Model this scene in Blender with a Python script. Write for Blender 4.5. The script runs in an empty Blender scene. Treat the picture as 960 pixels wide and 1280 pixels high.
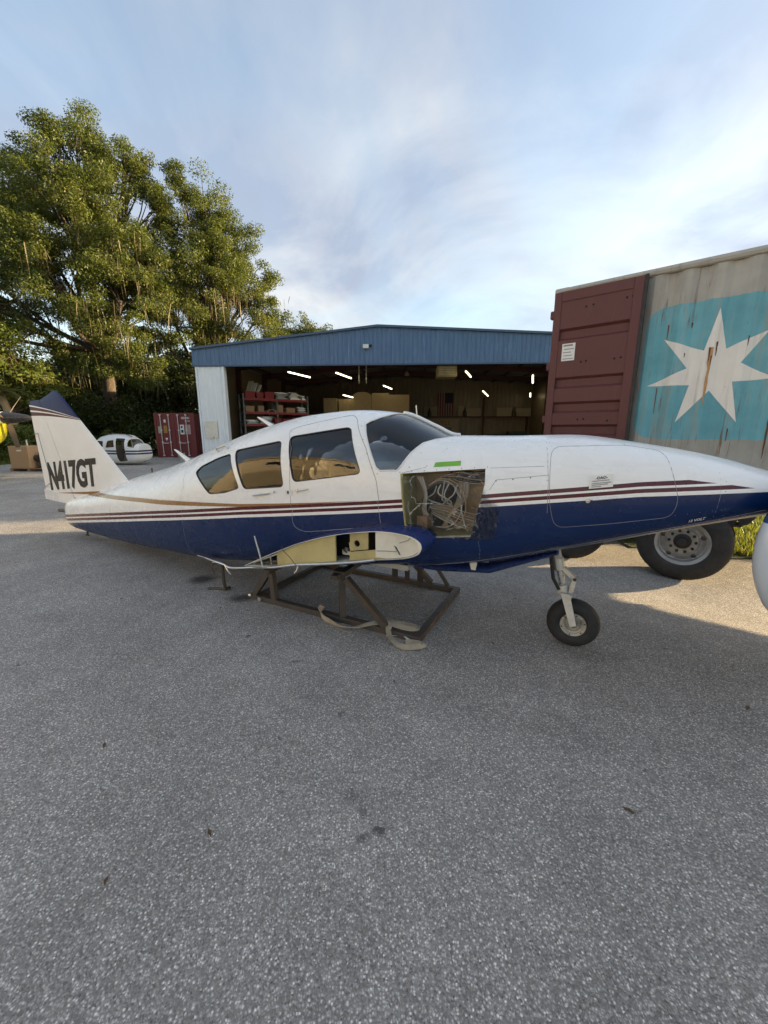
import bpy, bmesh, math, random
import numpy as np
from mathutils import Vector, Matrix, noise as mnoise

scene = bpy.context.scene
random.seed(7)
RNG = np.random.default_rng(11)
R = math.radians

# ------------------------------------------------------------------ camera
cam_data = bpy.data.cameras.new('camera')
cam = bpy.data.objects.new('camera', cam_data)
scene.collection.objects.link(cam)
cam.location = (0, 0, 1.6)
cam.rotation_euler = (R(90 - 12.0), 0, 0)
cam_data.sensor_fit = 'HORIZONTAL'
cam_data.sensor_width = 36.0
cam_data.lens = 18.04
cam_data.clip_start = 0.05
cam_data.clip_end = 2000
scene.camera = cam

# ------------------------------------------------------------------ sky + sun
SUN_AZ = (0.985, 0.17)            # horizontal direction towards the sun
SUN_EL = R(9.5)
world = bpy.data.worlds.new('World')
scene.world = world
world.use_nodes = True
nt = world.node_tree
for n in list(nt.nodes):
    nt.nodes.remove(n)
def wn(t, **k):
    n = nt.nodes.new(t)
    for a, b in k.items():
        setattr(n, a, b)
    return n
out = wn('ShaderNodeOutputWorld')
bg = wn('ShaderNodeBackground')
bg.inputs['Strength'].default_value = 0.135
sky = wn('ShaderNodeTexSky', sky_type='NISHITA', sun_disc=False)
sky.sun_elevation = SUN_EL
sky.sun_rotation = math.atan2(SUN_AZ[0], SUN_AZ[1])
sky.altitude = 0
sky.air_density = 1.0
sky.dust_density = 1.5
sky.ozone_density = 0.7
tc = wn('ShaderNodeTexCoord')
sep = wn('ShaderNodeSeparateXYZ')
nt.links.new(tc.outputs['Generated'], sep.inputs[0])
def wm(op, a, b=None, clamp=False):
    n = wn('ShaderNodeMath', operation=op, use_clamp=clamp)
    for i, v in enumerate((a, b)):
        if v is None:
            continue
        if isinstance(v, (int, float)):
            n.inputs[i].default_value = v
        else:
            nt.links.new(v, n.inputs[i])
    return n.outputs[0]
zz = wm('ADD', wm('MAXIMUM', sep.outputs[2], 0.0), 0.22)
cu = wm('DIVIDE', sep.outputs[0], zz)
cv = wm('DIVIDE', sep.outputs[1], zz)
comb = wn('ShaderNodeCombineXYZ')
nt.links.new(cu, comb.inputs[0]); nt.links.new(cv, comb.inputs[1])
mapn = wn('ShaderNodeMapping')
mapn.inputs['Location'].default_value = (1.4, 6.3, 0)
mapn.inputs['Rotation'].default_value = (0, 0, R(35))
mapn.inputs['Scale'].default_value = (0.85, 0.75, 1)
nt.links.new(comb.outputs[0], mapn.inputs[0])
n1 = wn('ShaderNodeTexNoise')
n1.inputs['Scale'].default_value = 1.15; n1.inputs['Detail'].default_value = 8
n1.inputs['Roughness'].default_value = 0.55; n1.inputs['Distortion'].default_value = 0.8
nt.links.new(mapn.outputs[0], n1.inputs['Vector'])
cr = wn('ShaderNodeValToRGB')
cr.color_ramp.elements[0].position = 0.38; cr.color_ramp.elements[0].color = (0, 0, 0, 1)
cr.color_ramp.elements[1].position = 0.68; cr.color_ramp.elements[1].color = (1, 1, 1, 1)
nt.links.new(n1.outputs['Fac'], cr.inputs[0])
n2 = wn('ShaderNodeTexNoise')
n2.inputs['Scale'].default_value = 1.9; n2.inputs['Detail'].default_value = 6
n2.inputs['Roughness'].default_value = 0.55; n2.inputs['Distortion'].default_value = 0.6
nt.links.new(mapn.outputs[0], n2.inputs['Vector'])
ccol = wn('ShaderNodeMixRGB')
ccol.inputs[1].default_value = (1.02, 1.13, 1.42, 1)     # grey thin cloud
ccol.inputs[2].default_value = (1.95, 1.93, 1.93, 1)     # bright cloud
cr2 = wn('ShaderNodeValToRGB')
cr2.color_ramp.elements[0].position = 0.4; cr2.color_ramp.elements[1].position = 0.66
nt.links.new(n2.outputs['Fac'], cr2.inputs[0]); nt.links.new(cr2.outputs[0], ccol.inputs[0])
mixc = wn('ShaderNodeMixRGB')
fac = wm('ADD', wm('MULTIPLY', cr.outputs[0], 0.60), 0.30)      # a thin veil everywhere, thicker wisps in places
nt.links.new(fac, mixc.inputs[0])
# thin cloud scatters more light towards the sun
dt = wn('ShaderNodeVectorMath', operation='DOT_PRODUCT')
nt.links.new(tc.outputs['Generated'], dt.inputs[0])
dt.inputs[1].default_value = (SUN_AZ[0] * math.cos(SUN_EL), SUN_AZ[1] * math.cos(SUN_EL), math.sin(SUN_EL))
glow = wm('ADD', 1.0, wm('MULTIPLY', wm('POWER', wm('MAXIMUM', dt.outputs['Value'], 0.0), 8.0), 0.9))
csc = wn('ShaderNodeMixRGB', blend_type='MULTIPLY'); csc.inputs[0].default_value = 1.0
nt.links.new(ccol.outputs[0], csc.inputs[1]); nt.links.new(glow, csc.inputs[2])
nt.links.new(sky.outputs[0], mixc.inputs[1]); nt.links.new(csc.outputs[0], mixc.inputs[2])
nt.links.new(mixc.outputs[0], bg.inputs['Color'])
nt.links.new(bg.outputs[0], out.inputs['Surface'])

sun_data = bpy.data.lights.new('sun', 'SUN')
sun_data.energy = 5.0
sun_data.angle = R(0.6)
sun_data.color = (1.0, 0.76, 0.44)
sun = bpy.data.objects.new('sun', sun_data)
scene.collection.objects.link(sun)
sdir = Vector((SUN_AZ[0] * math.cos(SUN_EL), SUN_AZ[1] * math.cos(SUN_EL), math.sin(SUN_EL))).normalized()
sun.rotation_euler = sdir.to_track_quat('Z', 'Y').to_euler()
sun.location = sdir * 60

scene.view_settings.view_transform = 'Standard'
scene.view_settings.look = 'None'
scene.view_settings.gamma = 1.0
scene.view_settings.use_curve_mapping = False
scene.view_settings.exposure = 1.8
scene.render.engine = 'CYCLES'

# ------------------------------------------------------------------ helpers
C = scene.collection
def link(o):
    C.objects.link(o)
    return o
def props(o, label=None, cat=None, group=None, kind=None):
    if label: o['label'] = label
    if cat: o['category'] = cat
    if group: o['group'] = group
    if kind: o['kind'] = kind
    return o
def empty(name, loc=(0, 0, 0), rz=0.0, label=None, cat=None, group=None):
    o = link(bpy.data.objects.new(name, None))
    o.location = loc
    o.rotation_euler = (0, 0, rz)
    o.empty_display_size = 0.1
    return props(o, label, cat, group)
def mobj(name, me, parent=None, mat=None, smooth=None):
    o = link(bpy.data.objects.new(name, me))
    if mat is not None:
        me.materials.clear()
        for m in (mat if isinstance(mat, (list, tuple)) else [mat]):
            me.materials.append(m)
    if parent: o.parent = parent
    if smooth is not None:
        me.polygons.foreach_set('use_smooth', [True] * len(me.polygons))
        me.set_sharp_from_angle(angle=R(smooth))
    return o
def copy_tree(o, parent=None):
    c = link(o.copy())
    if parent: c.parent = parent
    for ch in list(o.children):
        copy_tree(ch, c)
    return c

class MB:
    """collects shapes, builds ONE mesh"""
    def __init__(s): s.v = []; s.f = []
    def add(s, vs, fs):
        o = len(s.v)
        s.v += [tuple(p) for p in vs]
        s.f += [tuple(i + o for i in f) for f in fs]
        return s
    def box(s, x0, x1, y0, y1, z0, z1, M=None, bev=0.0):
        if bev > 0:
            bm = bmesh.new()
            bmesh.ops.create_cube(bm, size=1)
            for v in bm.verts:
                v.co = Vector(((x0 + x1) / 2 + v.co.x * (x1 - x0), (y0 + y1) / 2 + v.co.y * (y1 - y0), (z0 + z1) / 2 + v.co.z * (z1 - z0)))
            bmesh.ops.bevel(bm, geom=list(bm.edges), offset=bev, segments=1, affect='EDGES', profile=0.5)
            vs = [v.co.copy() for v in bm.verts]
            bm.verts.index_update()
            fs = [[v.index for v in f.verts] for f in bm.faces]
            bm.free()
        else:
            vs = [Vector(p) for p in ((x0, y0, z0), (x1, y0, z0), (x1, y1, z0), (x0, y1, z0), (x0, y0, z1), (x1, y0, z1), (x1, y1, z1), (x0, y1, z1))]
            fs = [(0, 3, 2, 1), (4, 5, 6, 7), (0, 1, 5, 4), (1, 2, 6, 5), (2, 3, 7, 6), (3, 0, 4, 7)]
        if M is not None: vs = [M @ p for p in vs]
        return s.add(vs, fs)
    def tube(s, pts, r, n=10, caps=True, flat=1.0):
        pts = [Vector(p) for p in pts]
        rs = r if isinstance(r, (list, tuple)) else [r] * len(pts)
        prev = None; rings = []
        for i, p in enumerate(pts):
            a = pts[max(i - 1, 0)]; b = pts[min(i + 1, len(pts) - 1)]
            t = (b - a).normalized()
            if prev is None:
                u = t.orthogonal().normalized()
                if abs(t.z) < 0.95: u = t.cross(Vector((0, 0, 1))).normalized()
            else:
                u = (prev - t * prev.dot(t)).normalized()
            prev = u
            w = t.cross(u)
            rings.append([p + (u * math.cos(2 * math.pi * k / n) + w * math.sin(2 * math.pi * k / n) * flat) * rs[i] for k in range(n)])
        vs = [q for rg in rings for q in rg]
        fs = []
        for i in range(len(pts) - 1):
            for k in range(n):
                fs.append((i * n + k, i * n + (k + 1) % n, (i + 1) * n + (k + 1) % n, (i + 1) * n + k))
        if caps:
            fs.append(tuple(range(n - 1, -1, -1)))
            fs.append(tuple(range((len(pts) - 1) * n, len(pts) * n)))
        return s.add(vs, fs)
    def bar(s, a, b, w, h, up=(0, 0, 1)):
        """rectangular bar from a to b"""
        a = Vector(a); b = Vector(b); t = (b - a).normalized()
        u = t.cross(Vector(up))
        if u.length < 1e-4: u = t.orthogonal()
        u.normalize(); v = u.cross(t)
        vs = []
        for p in (a, b):
            vs += [p - u * w / 2 - v * h / 2, p + u * w / 2 - v * h / 2, p + u * w / 2 + v * h / 2, p - u * w / 2 + v * h / 2]
        return s.add(vs, [(0, 1, 2, 3), (7, 6, 5, 4), (0, 4, 5, 1), (1, 5, 6, 2), (2, 6, 7, 3), (3, 7, 4, 0)])
    def lathe(s, prof, axis='Y', c=(0, 0, 0), n=32, caps=True):
        """prof: list of (r, a); revolve around the axis"""
        c = Vector(c); vs = []; fs = []
        for r, a in prof:
            for k in range(n):
                q = 2 * math.pi * k / n
                cr_, sr_ = r * math.cos(q), r * math.sin(q)
                p = {'Y': (cr_, a, sr_), 'X': (a, cr_, sr_), 'Z': (cr_, sr_, a)}[axis]
                vs.append(c + Vector(p))
        m = len(prof)
        for i in range(m - 1):
            for k in range(n):
                fs.append((i * n + k, i * n + (k + 1) % n, (i + 1) * n + (k + 1) % n, (i + 1) * n + k))
        if caps and prof[0][0] > 1e-6: fs.append(tuple(range(n)))
        if caps and prof[-1][0] > 1e-6: fs.append(tuple(range((m - 1) * n, m * n)))
        return s.add(vs, fs)
    def prism(s, poly, y0, y1, plane='XZ'):
        n = len(poly); vs = []
        for y in (y0, y1):
            for a, b in poly:
                vs.append({'XZ': (a, y, b), 'XY': (a, b, y), 'YZ': (y, a, b)}[plane])
        fs = [tuple(range(n)), tuple(range(2 * n - 1, n - 1, -1))]
        for i in range(n):
            j = (i + 1) % n
            fs.append((i, i + n, j + n, j))
        return s.add(vs, fs)
    def mesh(s, name):
        me = bpy.data.meshes.new(name)
        me.from_pydata(s.v, [], s.f)
        bm = bmesh.new(); bm.from_mesh(me)
        bmesh.ops.recalc_face_normals(bm, faces=list(bm.faces))
        bm.to_mesh(me); bm.free()
        me.update()
        return me
    def build(s, name, mat, parent=None, smooth=None):
        return mobj(name, s.mesh(name), parent, mat, smooth)

def np_mesh(name, verts, quads):
    me = bpy.data.meshes.new(name)
    nv, nf = len(verts), len(quads)
    k = quads.shape[1]
    me.vertices.add(nv); me.vertices.foreach_set('co', np.asarray(verts, np.float32).ravel())
    me.loops.add(nf * k); me.loops.foreach_set('vertex_index', np.asarray(quads, np.int32).ravel())
    me.polygons.add(nf)
    me.polygons.foreach_set('loop_start', np.arange(0, nf * k, k, dtype=np.int32))
    me.update(calc_edges=True)
    return me

def text_mesh(body, size, extrude=0.0, offset=0.0, shear=0.0, sx=1.0, align='CENTER'):
    cu = bpy.data.curves.new('txt', 'FONT')
    cu.body = body; cu.size = size; cu.extrude = extrude; cu.offset = offset; cu.shear = shear
    cu.align_x = align; cu.align_y = 'CENTER'; cu.resolution_u = 3
    o = bpy.data.objects.new('txt', cu); C.objects.link(o)
    dg = bpy.context.evaluated_depsgraph_get()
    me = bpy.data.meshes.new_from_object(o.evaluated_get(dg))
    bpy.data.objects.remove(o)
    bpy.data.curves.remove(cu)
    for v in me.vertices: v.co.x *= sx
    return me

# ------------------------------------------------------------------ materials
class NT:
    def __init__(s, name):
        s.m = bpy.data.materials.new(name); s.m.use_nodes = True
        s.t = s.m.node_tree; s.b = s.t.nodes['Principled BSDF']
        s.out = s.t.nodes['Material Output']
    def n(s, t, **k):
        x = s.t.nodes.new(t)
        for a, b in k.items(): setattr(x, a, b)
        return x
    def l(s, a, b): s.t.links.new(a, b)
    def put(s, sock, v):
        if isinstance(v, bpy.types.NodeSocket): s.l(v, sock)
        elif isinstance(v, (tuple, list)) and len(v) == 3 and sock.type == 'RGBA': sock.default_value = (*v, 1)
        else: sock.default_value = v
    def math(s, op, a, b=None, c=None, clamp=False):
        x = s.n('ShaderNodeMath', operation=op, use_clamp=clamp)
        for i, v in enumerate((a, b, c)):
            if v is not None: s.put(x.inputs[i], v)
        return x.outputs[0]
    def mix(s, f, a, b, mode='MIX'):
        x = s.n('ShaderNodeMixRGB', blend_type=mode)
        s.put(x.inputs[0], f); s.put(x.inputs[1], a); s.put(x.inputs[2], b)
        return x.outputs[0]
    def co(s, which='Object'):
        return s.n('ShaderNodeTexCoord').outputs[which]
    def map(s, vec, scale=(1, 1, 1), loc=(0, 0, 0), rot=(0, 0, 0)):
        x = s.n('ShaderNodeMapping')
        s.l(vec, x.inputs[0]); x.inputs['Scale'].default_value = scale; x.inputs['Location'].default_value = loc; x.inputs['Rotation'].default_value = rot
        return x.outputs[0]
    def noise(s, vec, scale, detail=4, rough=0.55, dist=0.0):
        x = s.n('ShaderNodeTexNoise')
        s.l(vec, x.inputs['Vector']); x.inputs['Scale'].default_value = scale; x.inputs['Detail'].default_value = detail
        x.inputs['Roughness'].default_value = rough; x.inputs['Distortion'].default_value = dist
        return x.outputs['Fac']
    def ramp(s, f, *stops):
        x = s.n('ShaderNodeValToRGB'); e = x.color_ramp.elements
        while len(e) < len(stops): e.new(0.5)
        for i, (p, c) in enumerate(stops):
            e[i].position = p
            e[i].color = (c, c, c, 1) if isinstance(c, (int, float)) else (*c, 1)
        s.l(f, x.inputs[0])
        return x.outputs[0]
    def sep(s, vec):
        x = s.n('ShaderNodeSeparateXYZ'); s.l(vec, x.inputs[0]); return x.outputs
    def curve(s, f, pts):
        x = s.n('ShaderNodeFloatCurve'); c = x.mapping.curves[0]
        while len(c.points) < len(pts): c.points.new(0.5, 0.5)
        for i, p in enumerate(pts):
            c.points[i].location = p; c.points[i].handle_type = 'VECTOR'
        x.mapping.use_clip = False
        x.mapping.update()
        s.l(f, x.inputs['Value'])
        return x.outputs[0]
    def bump(s, h, strength=0.3, dist=0.01):
        x = s.n('ShaderNodeBump'); x.inputs['Strength'].default_value = strength; x.inputs['Distance'].default_value = dist
        s.l(h, x.inputs['Height']); s.l(x.outputs[0], s.b.inputs['Normal'])
    def set(s, **k):
        for a, v in k.items(): s.put(s.b.inputs[a.replace('_', ' ')], v)
        return s
_M = {}
def pm(name, col, rough=0.5, metal=0.0, var=0.12, scale=6.0, bump=0.0, bscale=60, dirt=None, dirt_amt=0.35, dscale=3.0, coat=0.0):
    """a plain procedural material: base colour with noise, dirt patches and fine bump"""
    if name in _M: return _M[name]
    n = NT(name); v = n.co()
    f = n.noise(v, scale, 5, 0.6)
    c = n.mix(f, tuple(x * (1 - var) for x in col), tuple(min(x * (1 + var), 0.95) for x in col))
    if dirt:
        d = n.ramp(n.noise(v, dscale, 6, 0.65), (0.45, 0.0), (0.75, dirt_amt))
        c = n.mix(d, c, dirt)
    n.set(Base_Color=c, Metallic=metal)
    n.set(Roughness=n.ramp(n.noise(v, scale * 2.3, 4), (0.3, max(rough - 0.08, 0.03)), (0.7, min(rough + 0.1, 1))))
    if coat: n.set(Coat_Weight=coat, Coat_Roughness=0.08)
    if bump: n.bump(n.noise(v, bscale, 4), bump, 0.01)
    _M[name] = n.m
    return n.m

# ------------------------------------------------------------------ ground
CO = Vector((2.294, 5.64, 0)); CD = Vector((0.773, -0.634, 0)).normalized(); CY = Vector((-CD.y, CD.x, 0))
CONT_RZ = math.atan2(CD.y, CD.x)
def sstep(a, b, x):
    t = min(max((x - a) / (b - a), 0), 1)
    return t * t * (3 - 2 * t)
def gz(x, y):
    """the apron falls gently towards the grass under the parked trailer"""
    lx = (x - CO.x) * CD.x + (y - CO.y) * CD.y
    ly = (x - CO.x) * CY.x + (y - CO.y) * CY.y
    return -0.12 * sstep(-2.4, -0.7, ly) * sstep(-4.0, -0.5, lx)

def asphalt_mat():
    n = NT('asphalt'); v = n.co()
    vo = n.n('ShaderNodeTexVoronoi'); vo.inputs['Scale'].default_value = 135
    n.l(v, vo.inputs['Vector'])
    cell = n.sep(vo.outputs['Color'])
    stone = n.ramp(cell[0], (0.0, 0.04), (0.3, 0.13), (0.62, 0.26), (0.88, 0.42), (0.95, 0.62), (1.0, 0.70))
    vo2 = n.n('ShaderNodeTexVoronoi'); vo2.inputs['Scale'].default_value = 300
    n.l(v, vo2.inputs['Vector'])
    s2 = n.ramp(n.sep(vo2.outputs['Color'])[1], (0.0, 0.07), (0.6, 0.24), (0.9, 0.42), (1.0, 0.70))
    c = n.mix(0.35, stone, s2)
    # binder between the stones
    gap = n.ramp(vo.outputs['Distance'], (0.25, 0.0), (0.62, 0.75))
    c = n.mix(gap, c, (0.14, 0.138, 0.132))
    big = n.ramp(n.noise(v, 0.55, 6, 0.6, 0.6), (0.3, 0.78), (0.7, 1.16))
    mid = n.ramp(n.noise(v, 3.1, 5, 0.6), (0.3, 0.88), (0.7, 1.10))
    c = n.mix(1.0, c, big, 'MULTIPLY'); c = n.mix(1.0, c, mid, 'MULTIPLY')
    c = n.mix(1.0, c, (1.78, 1.66, 1.53), 'MULTIPLY')
    # oil stains and damp spots
    wob = n.n('ShaderNodeTexNoise'); wob.inputs['Scale'].default_value = 11; wob.inputs['Detail'].default_value = 4
    n.l(v, wob.inputs['Vector'])
    off = n.n('ShaderNodeVectorMath', operation='MULTIPLY_ADD')
    n.l(wob.outputs['Color'], off.inputs[0]); off.inputs[1].default_value = (0.10, 0.10, 0); off.inputs[2].default_value = (-0.05, -0.05, 0)
    pos = n.n('ShaderNodeVectorMath', operation='ADD'); n.l(v, pos.inputs[0]); n.l(off.outputs[0], pos.inputs[1])
    tot = None
    for (x, y, rx, ry, a) in ((-1.99, 3.98, .20, .17, .85), (-1.38, 3.50, .17, .12, .8), (-0.02, 1.262, .050, .030, .72), (-0.075, 1.235, .035, .016, .45), (-0.14, 1.42, .05, .05, .30), (-0.09, 1.36, .02, .05, .30), (-0.62, 2.45, .055, .03, .5), (-0.245, 1.93, .03, .02, .55), (-0.6, 3.3, .5, .35, .22),
                              (-0.2, 2.1, .9, .25, .12), (1.0, 1.75, .5, .2, .12), (-1.4, 2.1, .6, .3, .10), (2.1, 2.6, .03, .03, .5), (-2.9, 3.1, .35, .14, .14), (1.55, 2.5, .35, .12, .22), (1.25, 1.55, .022, .012, .5), (-.55, 1.75, .015, .015, .5)):
        mp = n.map(pos.outputs[0], loc=(-x / rx, -y / ry, 0), scale=(1 / rx, 1 / ry, 0.0))
        ln = n.n('ShaderNodeVectorMath', operation='LENGTH'); n.l(mp, ln.inputs[0])
        msk = n.ramp(ln.outputs['Value'], (0.35, a), (1.0, 0.0))
        tot = msk if tot is None else n.math('MAXIMUM', tot, msk)
    c = n.mix(tot, c, (0.028, 0.028, 0.03))
    n.set(Base_Color=c, Roughness=0.86, Specular_IOR_Level=0.35)
    h = n.math('ADD', n.math('MULTIPLY', vo.outputs['Distance'], -1.0), n.math('MULTIPLY', n.noise(v, 300, 2), 0.5))
    n.bump(h, 0.75, 0.006)
    return n.m
ASPHALT = asphalt_mat()

def axis_pts(lo, hi, flo, fhi, fine, coarse):
    a = list(np.arange(lo, flo, coarse)) + list(np.arange(flo, fhi, fine)) + list(np.arange(fhi, hi + .01, coarse))
    return a
def sheet(name, xs, ys, zf, mat, keep=None, kind='structure'):
    vs = [(x, y, zf(x, y)) for y in ys for x in xs]
    nx = len(xs); fs = []
    for j in range(len(ys) - 1):
        for i in range(nx - 1):
            if keep and not keep((xs[i] + xs[i + 1]) / 2, (ys[j] + ys[j + 1]) / 2): continue
            fs.append((j * nx + i, j * nx + i + 1, (j + 1) * nx + i + 1, (j + 1) * nx + i))
    me = bpy.data.meshes.new(name); me.from_pydata(vs, [], fs)
    bm = bmesh.new(); bm.from_mesh(me)
    bmesh.ops.delete(bm, geom=[v for v in bm.verts if not v.link_faces], context='VERTS')
    bm.to_mesh(me); bm.free()
    o = mobj(name, me, None, mat, 30)
    return props(o, kind=kind)

def soil_mat():
    n = NT('soil_grass'); v = n.co()
    c = n.mix(n.ramp(n.noise(v, 1.2, 6), (0.35, 0), (0.7, 1)), (0.055, 0.085, 0.022), (0.11, 0.13, 0.035))
    c = n.mix(n.ramp(n.noise(v, 9, 5), (0.5, 0), (0.8, .6)), c, (0.10, 0.075, 0.045))
    n.set(Base_Color=c, Roughness=0.95); n.bump(n.noise(v, 40, 5), 0.6, 0.03)
    return n.m
SOIL = soil_mat()
props(mobj('ground', MB().add([(-700, -700, -0.16), (700, -700, -0.16), (700, 700, -0.16), (-700, 700, -0.16)], [(0, 1, 2, 3)]).mesh('ground'), None, SOIL), kind='structure')
# the apron: everything on the camera side of the grass verge behind the trailer, and up to the wood on the left
def verge(x, y):        # > 0 on the grass behind the trailer
    return (x - 5.0) * 0.50 + (y - 5.15) * 0.86
def apron_keep(x, y):
    if y > 9 or x < 3.2:
        return True if x < 8 else y < 40 and x < 24 and y > 14
    return verge(x, y) < 0
XS = axis_pts(-60, 60, -8, 9, 0.25, 2.0); YS = axis_pts(-32, 60, 0, 12, 0.25, 2.0)
def keep_asphalt(x, y):
    if y > 23.0 and x < -11.5: return False
    if x < -17.2 and y > 16.2: return False
    if x > 3.2 and 0 < y < 13 and verge(x, y) > 0: return False
    return True
sheet('apron', XS, YS, gz, ASPHALT, keep_asphalt)
# grass verge behind the trailer
GR = sheet('verge', list(np.arange(3.2, 26, 0.5)), list(np.arange(-14, 14, 0.5)), lambda x, y: gz(x, y) + 0.012 + 0.10 * sstep(0, 4, verge(x, y)), SOIL, lambda x, y: verge(x, y) > -0.1 and y < 13)
def blade_field(name, pts, h, mat, label):
    n = len(pts); a = RNG.uniform(0, 6.283, n); hh = h * RNG.uniform(.5, 1.2, n); w = RNG.uniform(.006, .012, n)
    ln = RNG.uniform(-.5, .5, (n, 2)) * hh[:, None]
    base = np.array(pts)
    dx = np.stack([np.cos(a) * w, np.sin(a) * w, np.zeros(n)], 1)
    tip = base + np.stack([ln[:, 0], ln[:, 1], hh], 1)
    v = np.stack([base - dx, base + dx, tip], 1).reshape(-1, 3)
    f = np.arange(3 * n).reshape(-1, 3)
    o = mobj(name, np_mesh(name, v, f), None, mat)
    return props(o, label, 'grass', kind='stuff')
def leaf_mat(name, c1, c2, c3, trans=0.45):
    n = NT(name)
    g = n.n('ShaderNodeNewGeometry')
    c = n.ramp(g.outputs['Random Per Island'], (0.0, c1), (0.5, c2), (1.0, c3))
    c = n.mix(n.ramp(n.noise(n.co(), 0.6, 3), (0.35, 0.0), (0.65, 0.45)), c, c3)
    n.set(Base_Color=c, Roughness=0.5, Specular_IOR_Level=0.35)
    tr = n.n('ShaderNodeBsdfTranslucent'); n.l(n.mix(1.0, c, (1.5, 1.45, 0.7), 'MULTIPLY'), tr.inputs[0])
    mx = n.n('ShaderNodeMixShader'); mx.inputs[0].default_value = trans
    n.l(n.b.outputs[0], mx.inputs[1]); n.l(tr.outputs[0], mx.inputs[2]); n.l(mx.outputs[0], n.out.inputs[0])
    return n.m
GRASS = leaf_mat('grass_blade', (0.07, 0.12, 0.02), (0.12, 0.17, 0.03), (0.20, 0.19, 0.05))
pts = []
while len(pts) < 26000:
    x = random.uniform(4.0, 12); y = random.uniform(1.0, 10)
    d = verge(x, y)
    if d < -0.03 or random.random() > math.exp(-d / 3.0): continue
    pts.append((x, y, gz(x, y) + 0.012 + 0.10 * sstep(0, 4, d)))
blade_field('grass', pts, 0.10, GRASS, 'short sunlit grass on the verge behind the trailer')
pts = []
while len(pts) < 14000:
    x = random.uniform(-30, -11.6); y = random.uniform(16.2, 30)
    if keep_asphalt(x, y) and not (x < -17.2): continue
    if not (y > 23.0 or x < -17.2): continue
    pts.append((x, y, -0.16))
blade_field('grass', pts, 0.32, GRASS, 'rough grass at the foot of the wood')

# loose grit and a few dead leaves on the apron
rg = np.random.default_rng(5); vs = []; fs = []
for _ in range(700):
    x, y = rg.uniform(-3, 3.2), rg.uniform(.55, 5.0) ** 1.0
    r = rg.uniform(.0015, .0042); z = gz(x, y)
    b = len(vs); a0 = rg.uniform(0, 6)
    vs += [(x + r * math.cos(a0 + k * 1.57), y + r * math.sin(a0 + k * 1.57) * .8, z) for k in range(4)] + [(x + r * rg.uniform(-.3, .3), y, z + r * rg.uniform(.7, 1.2))]
    fs += [(b, b + 1, b + 4), (b + 1, b + 2, b + 4), (b + 2, b + 3, b + 4), (b + 3, b, b + 4)]
me = bpy.data.meshes.new('grit'); me.from_pydata(vs, [], fs)
props(mobj('grit', me, None, pm('grit_stone', (.34, .32, .29), .85, 0, .6, 30)), 'loose grit scattered over the apron', 'grit', kind='stuff')
vs = []; fs = []
for _ in range(70):
    x, y = rg.uniform(-5, 4), rg.uniform(1.0, 8); L = rg.uniform(.012, .032); a = rg.uniform(0, 6.28); z = gz(x, y) + .003; c, s_ = math.cos(a), math.sin(a); b = len(vs)
    vs += [(x - L * c, y - L * s_, z), (x - .35 * L * s_, y + .35 * L * c, z + .006), (x + L * c, y + L * s_, z + .002), (x + .35 * L * s_, y - .35 * L * c, z + .005)]
    fs.append((b, b + 1, b + 2, b + 3))
me = bpy.data.meshes.new('leaf_litter'); me.from_pydata(vs, [], fs)
props(mobj('leaf_litter', me, None, pm('dead_leaf', (.10, .065, .035), .8, 0, .5, 30)), 'small brown dead leaves blown over the apron', 'leaves', kind='stuff')

# ------------------------------------------------------------------ shared materials
STEEL = pm('dark_steel', (0.085, 0.075, 0.066), 0.6, 0.35, 0.3, 9, 0.2, 40, dirt=(0.16, 0.10, 0.06), dirt_amt=.5)
ALU = pm('aluminium', (0.62, 0.62, 0.60), 0.38, 0.85, 0.12, 14, 0.1, 50, dirt=(0.2, 0.19, 0.17))
RUBBER = pm('tyre_rubber', (0.018, 0.018, 0.019), 0.72, 0, 0.25, 8, 0.25, 80, dirt=(0.07, 0.065, 0.06), dirt_amt=.35)
BLACK = pm('black_paint', (0.015, 0.015, 0.016), 0.55, 0, 0.2)
WHITEP = pm('white_aircraft_paint', (0.78, 0.78, 0.77), 0.22, 0, 0.04, 3, dirt=(0.55, 0.53, 0.48), dirt_amt=.25, coat=.3)
PRIMER = pm('cream_primer', (0.52, 0.44, 0.20), 0.6, 0, 0.18, 7, 0.1, 30, dirt=(0.20, 0.16, 0.08), dirt_amt=.6)
CREAM = pm('cream_white_skin', (0.70, 0.67, 0.57), 0.5, 0, 0.1, 5, 0.1, 30, dirt=(0.35, 0.31, 0.22), dirt_amt=.5)
DARKV = pm('dark_void', (0.012, 0.011, 0.010), 0.9)
BLUEP = pm('navy_paint', (0.012, 0.035, 0.16), 0.2, 0, 0.1, 3, coat=.3)

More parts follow.
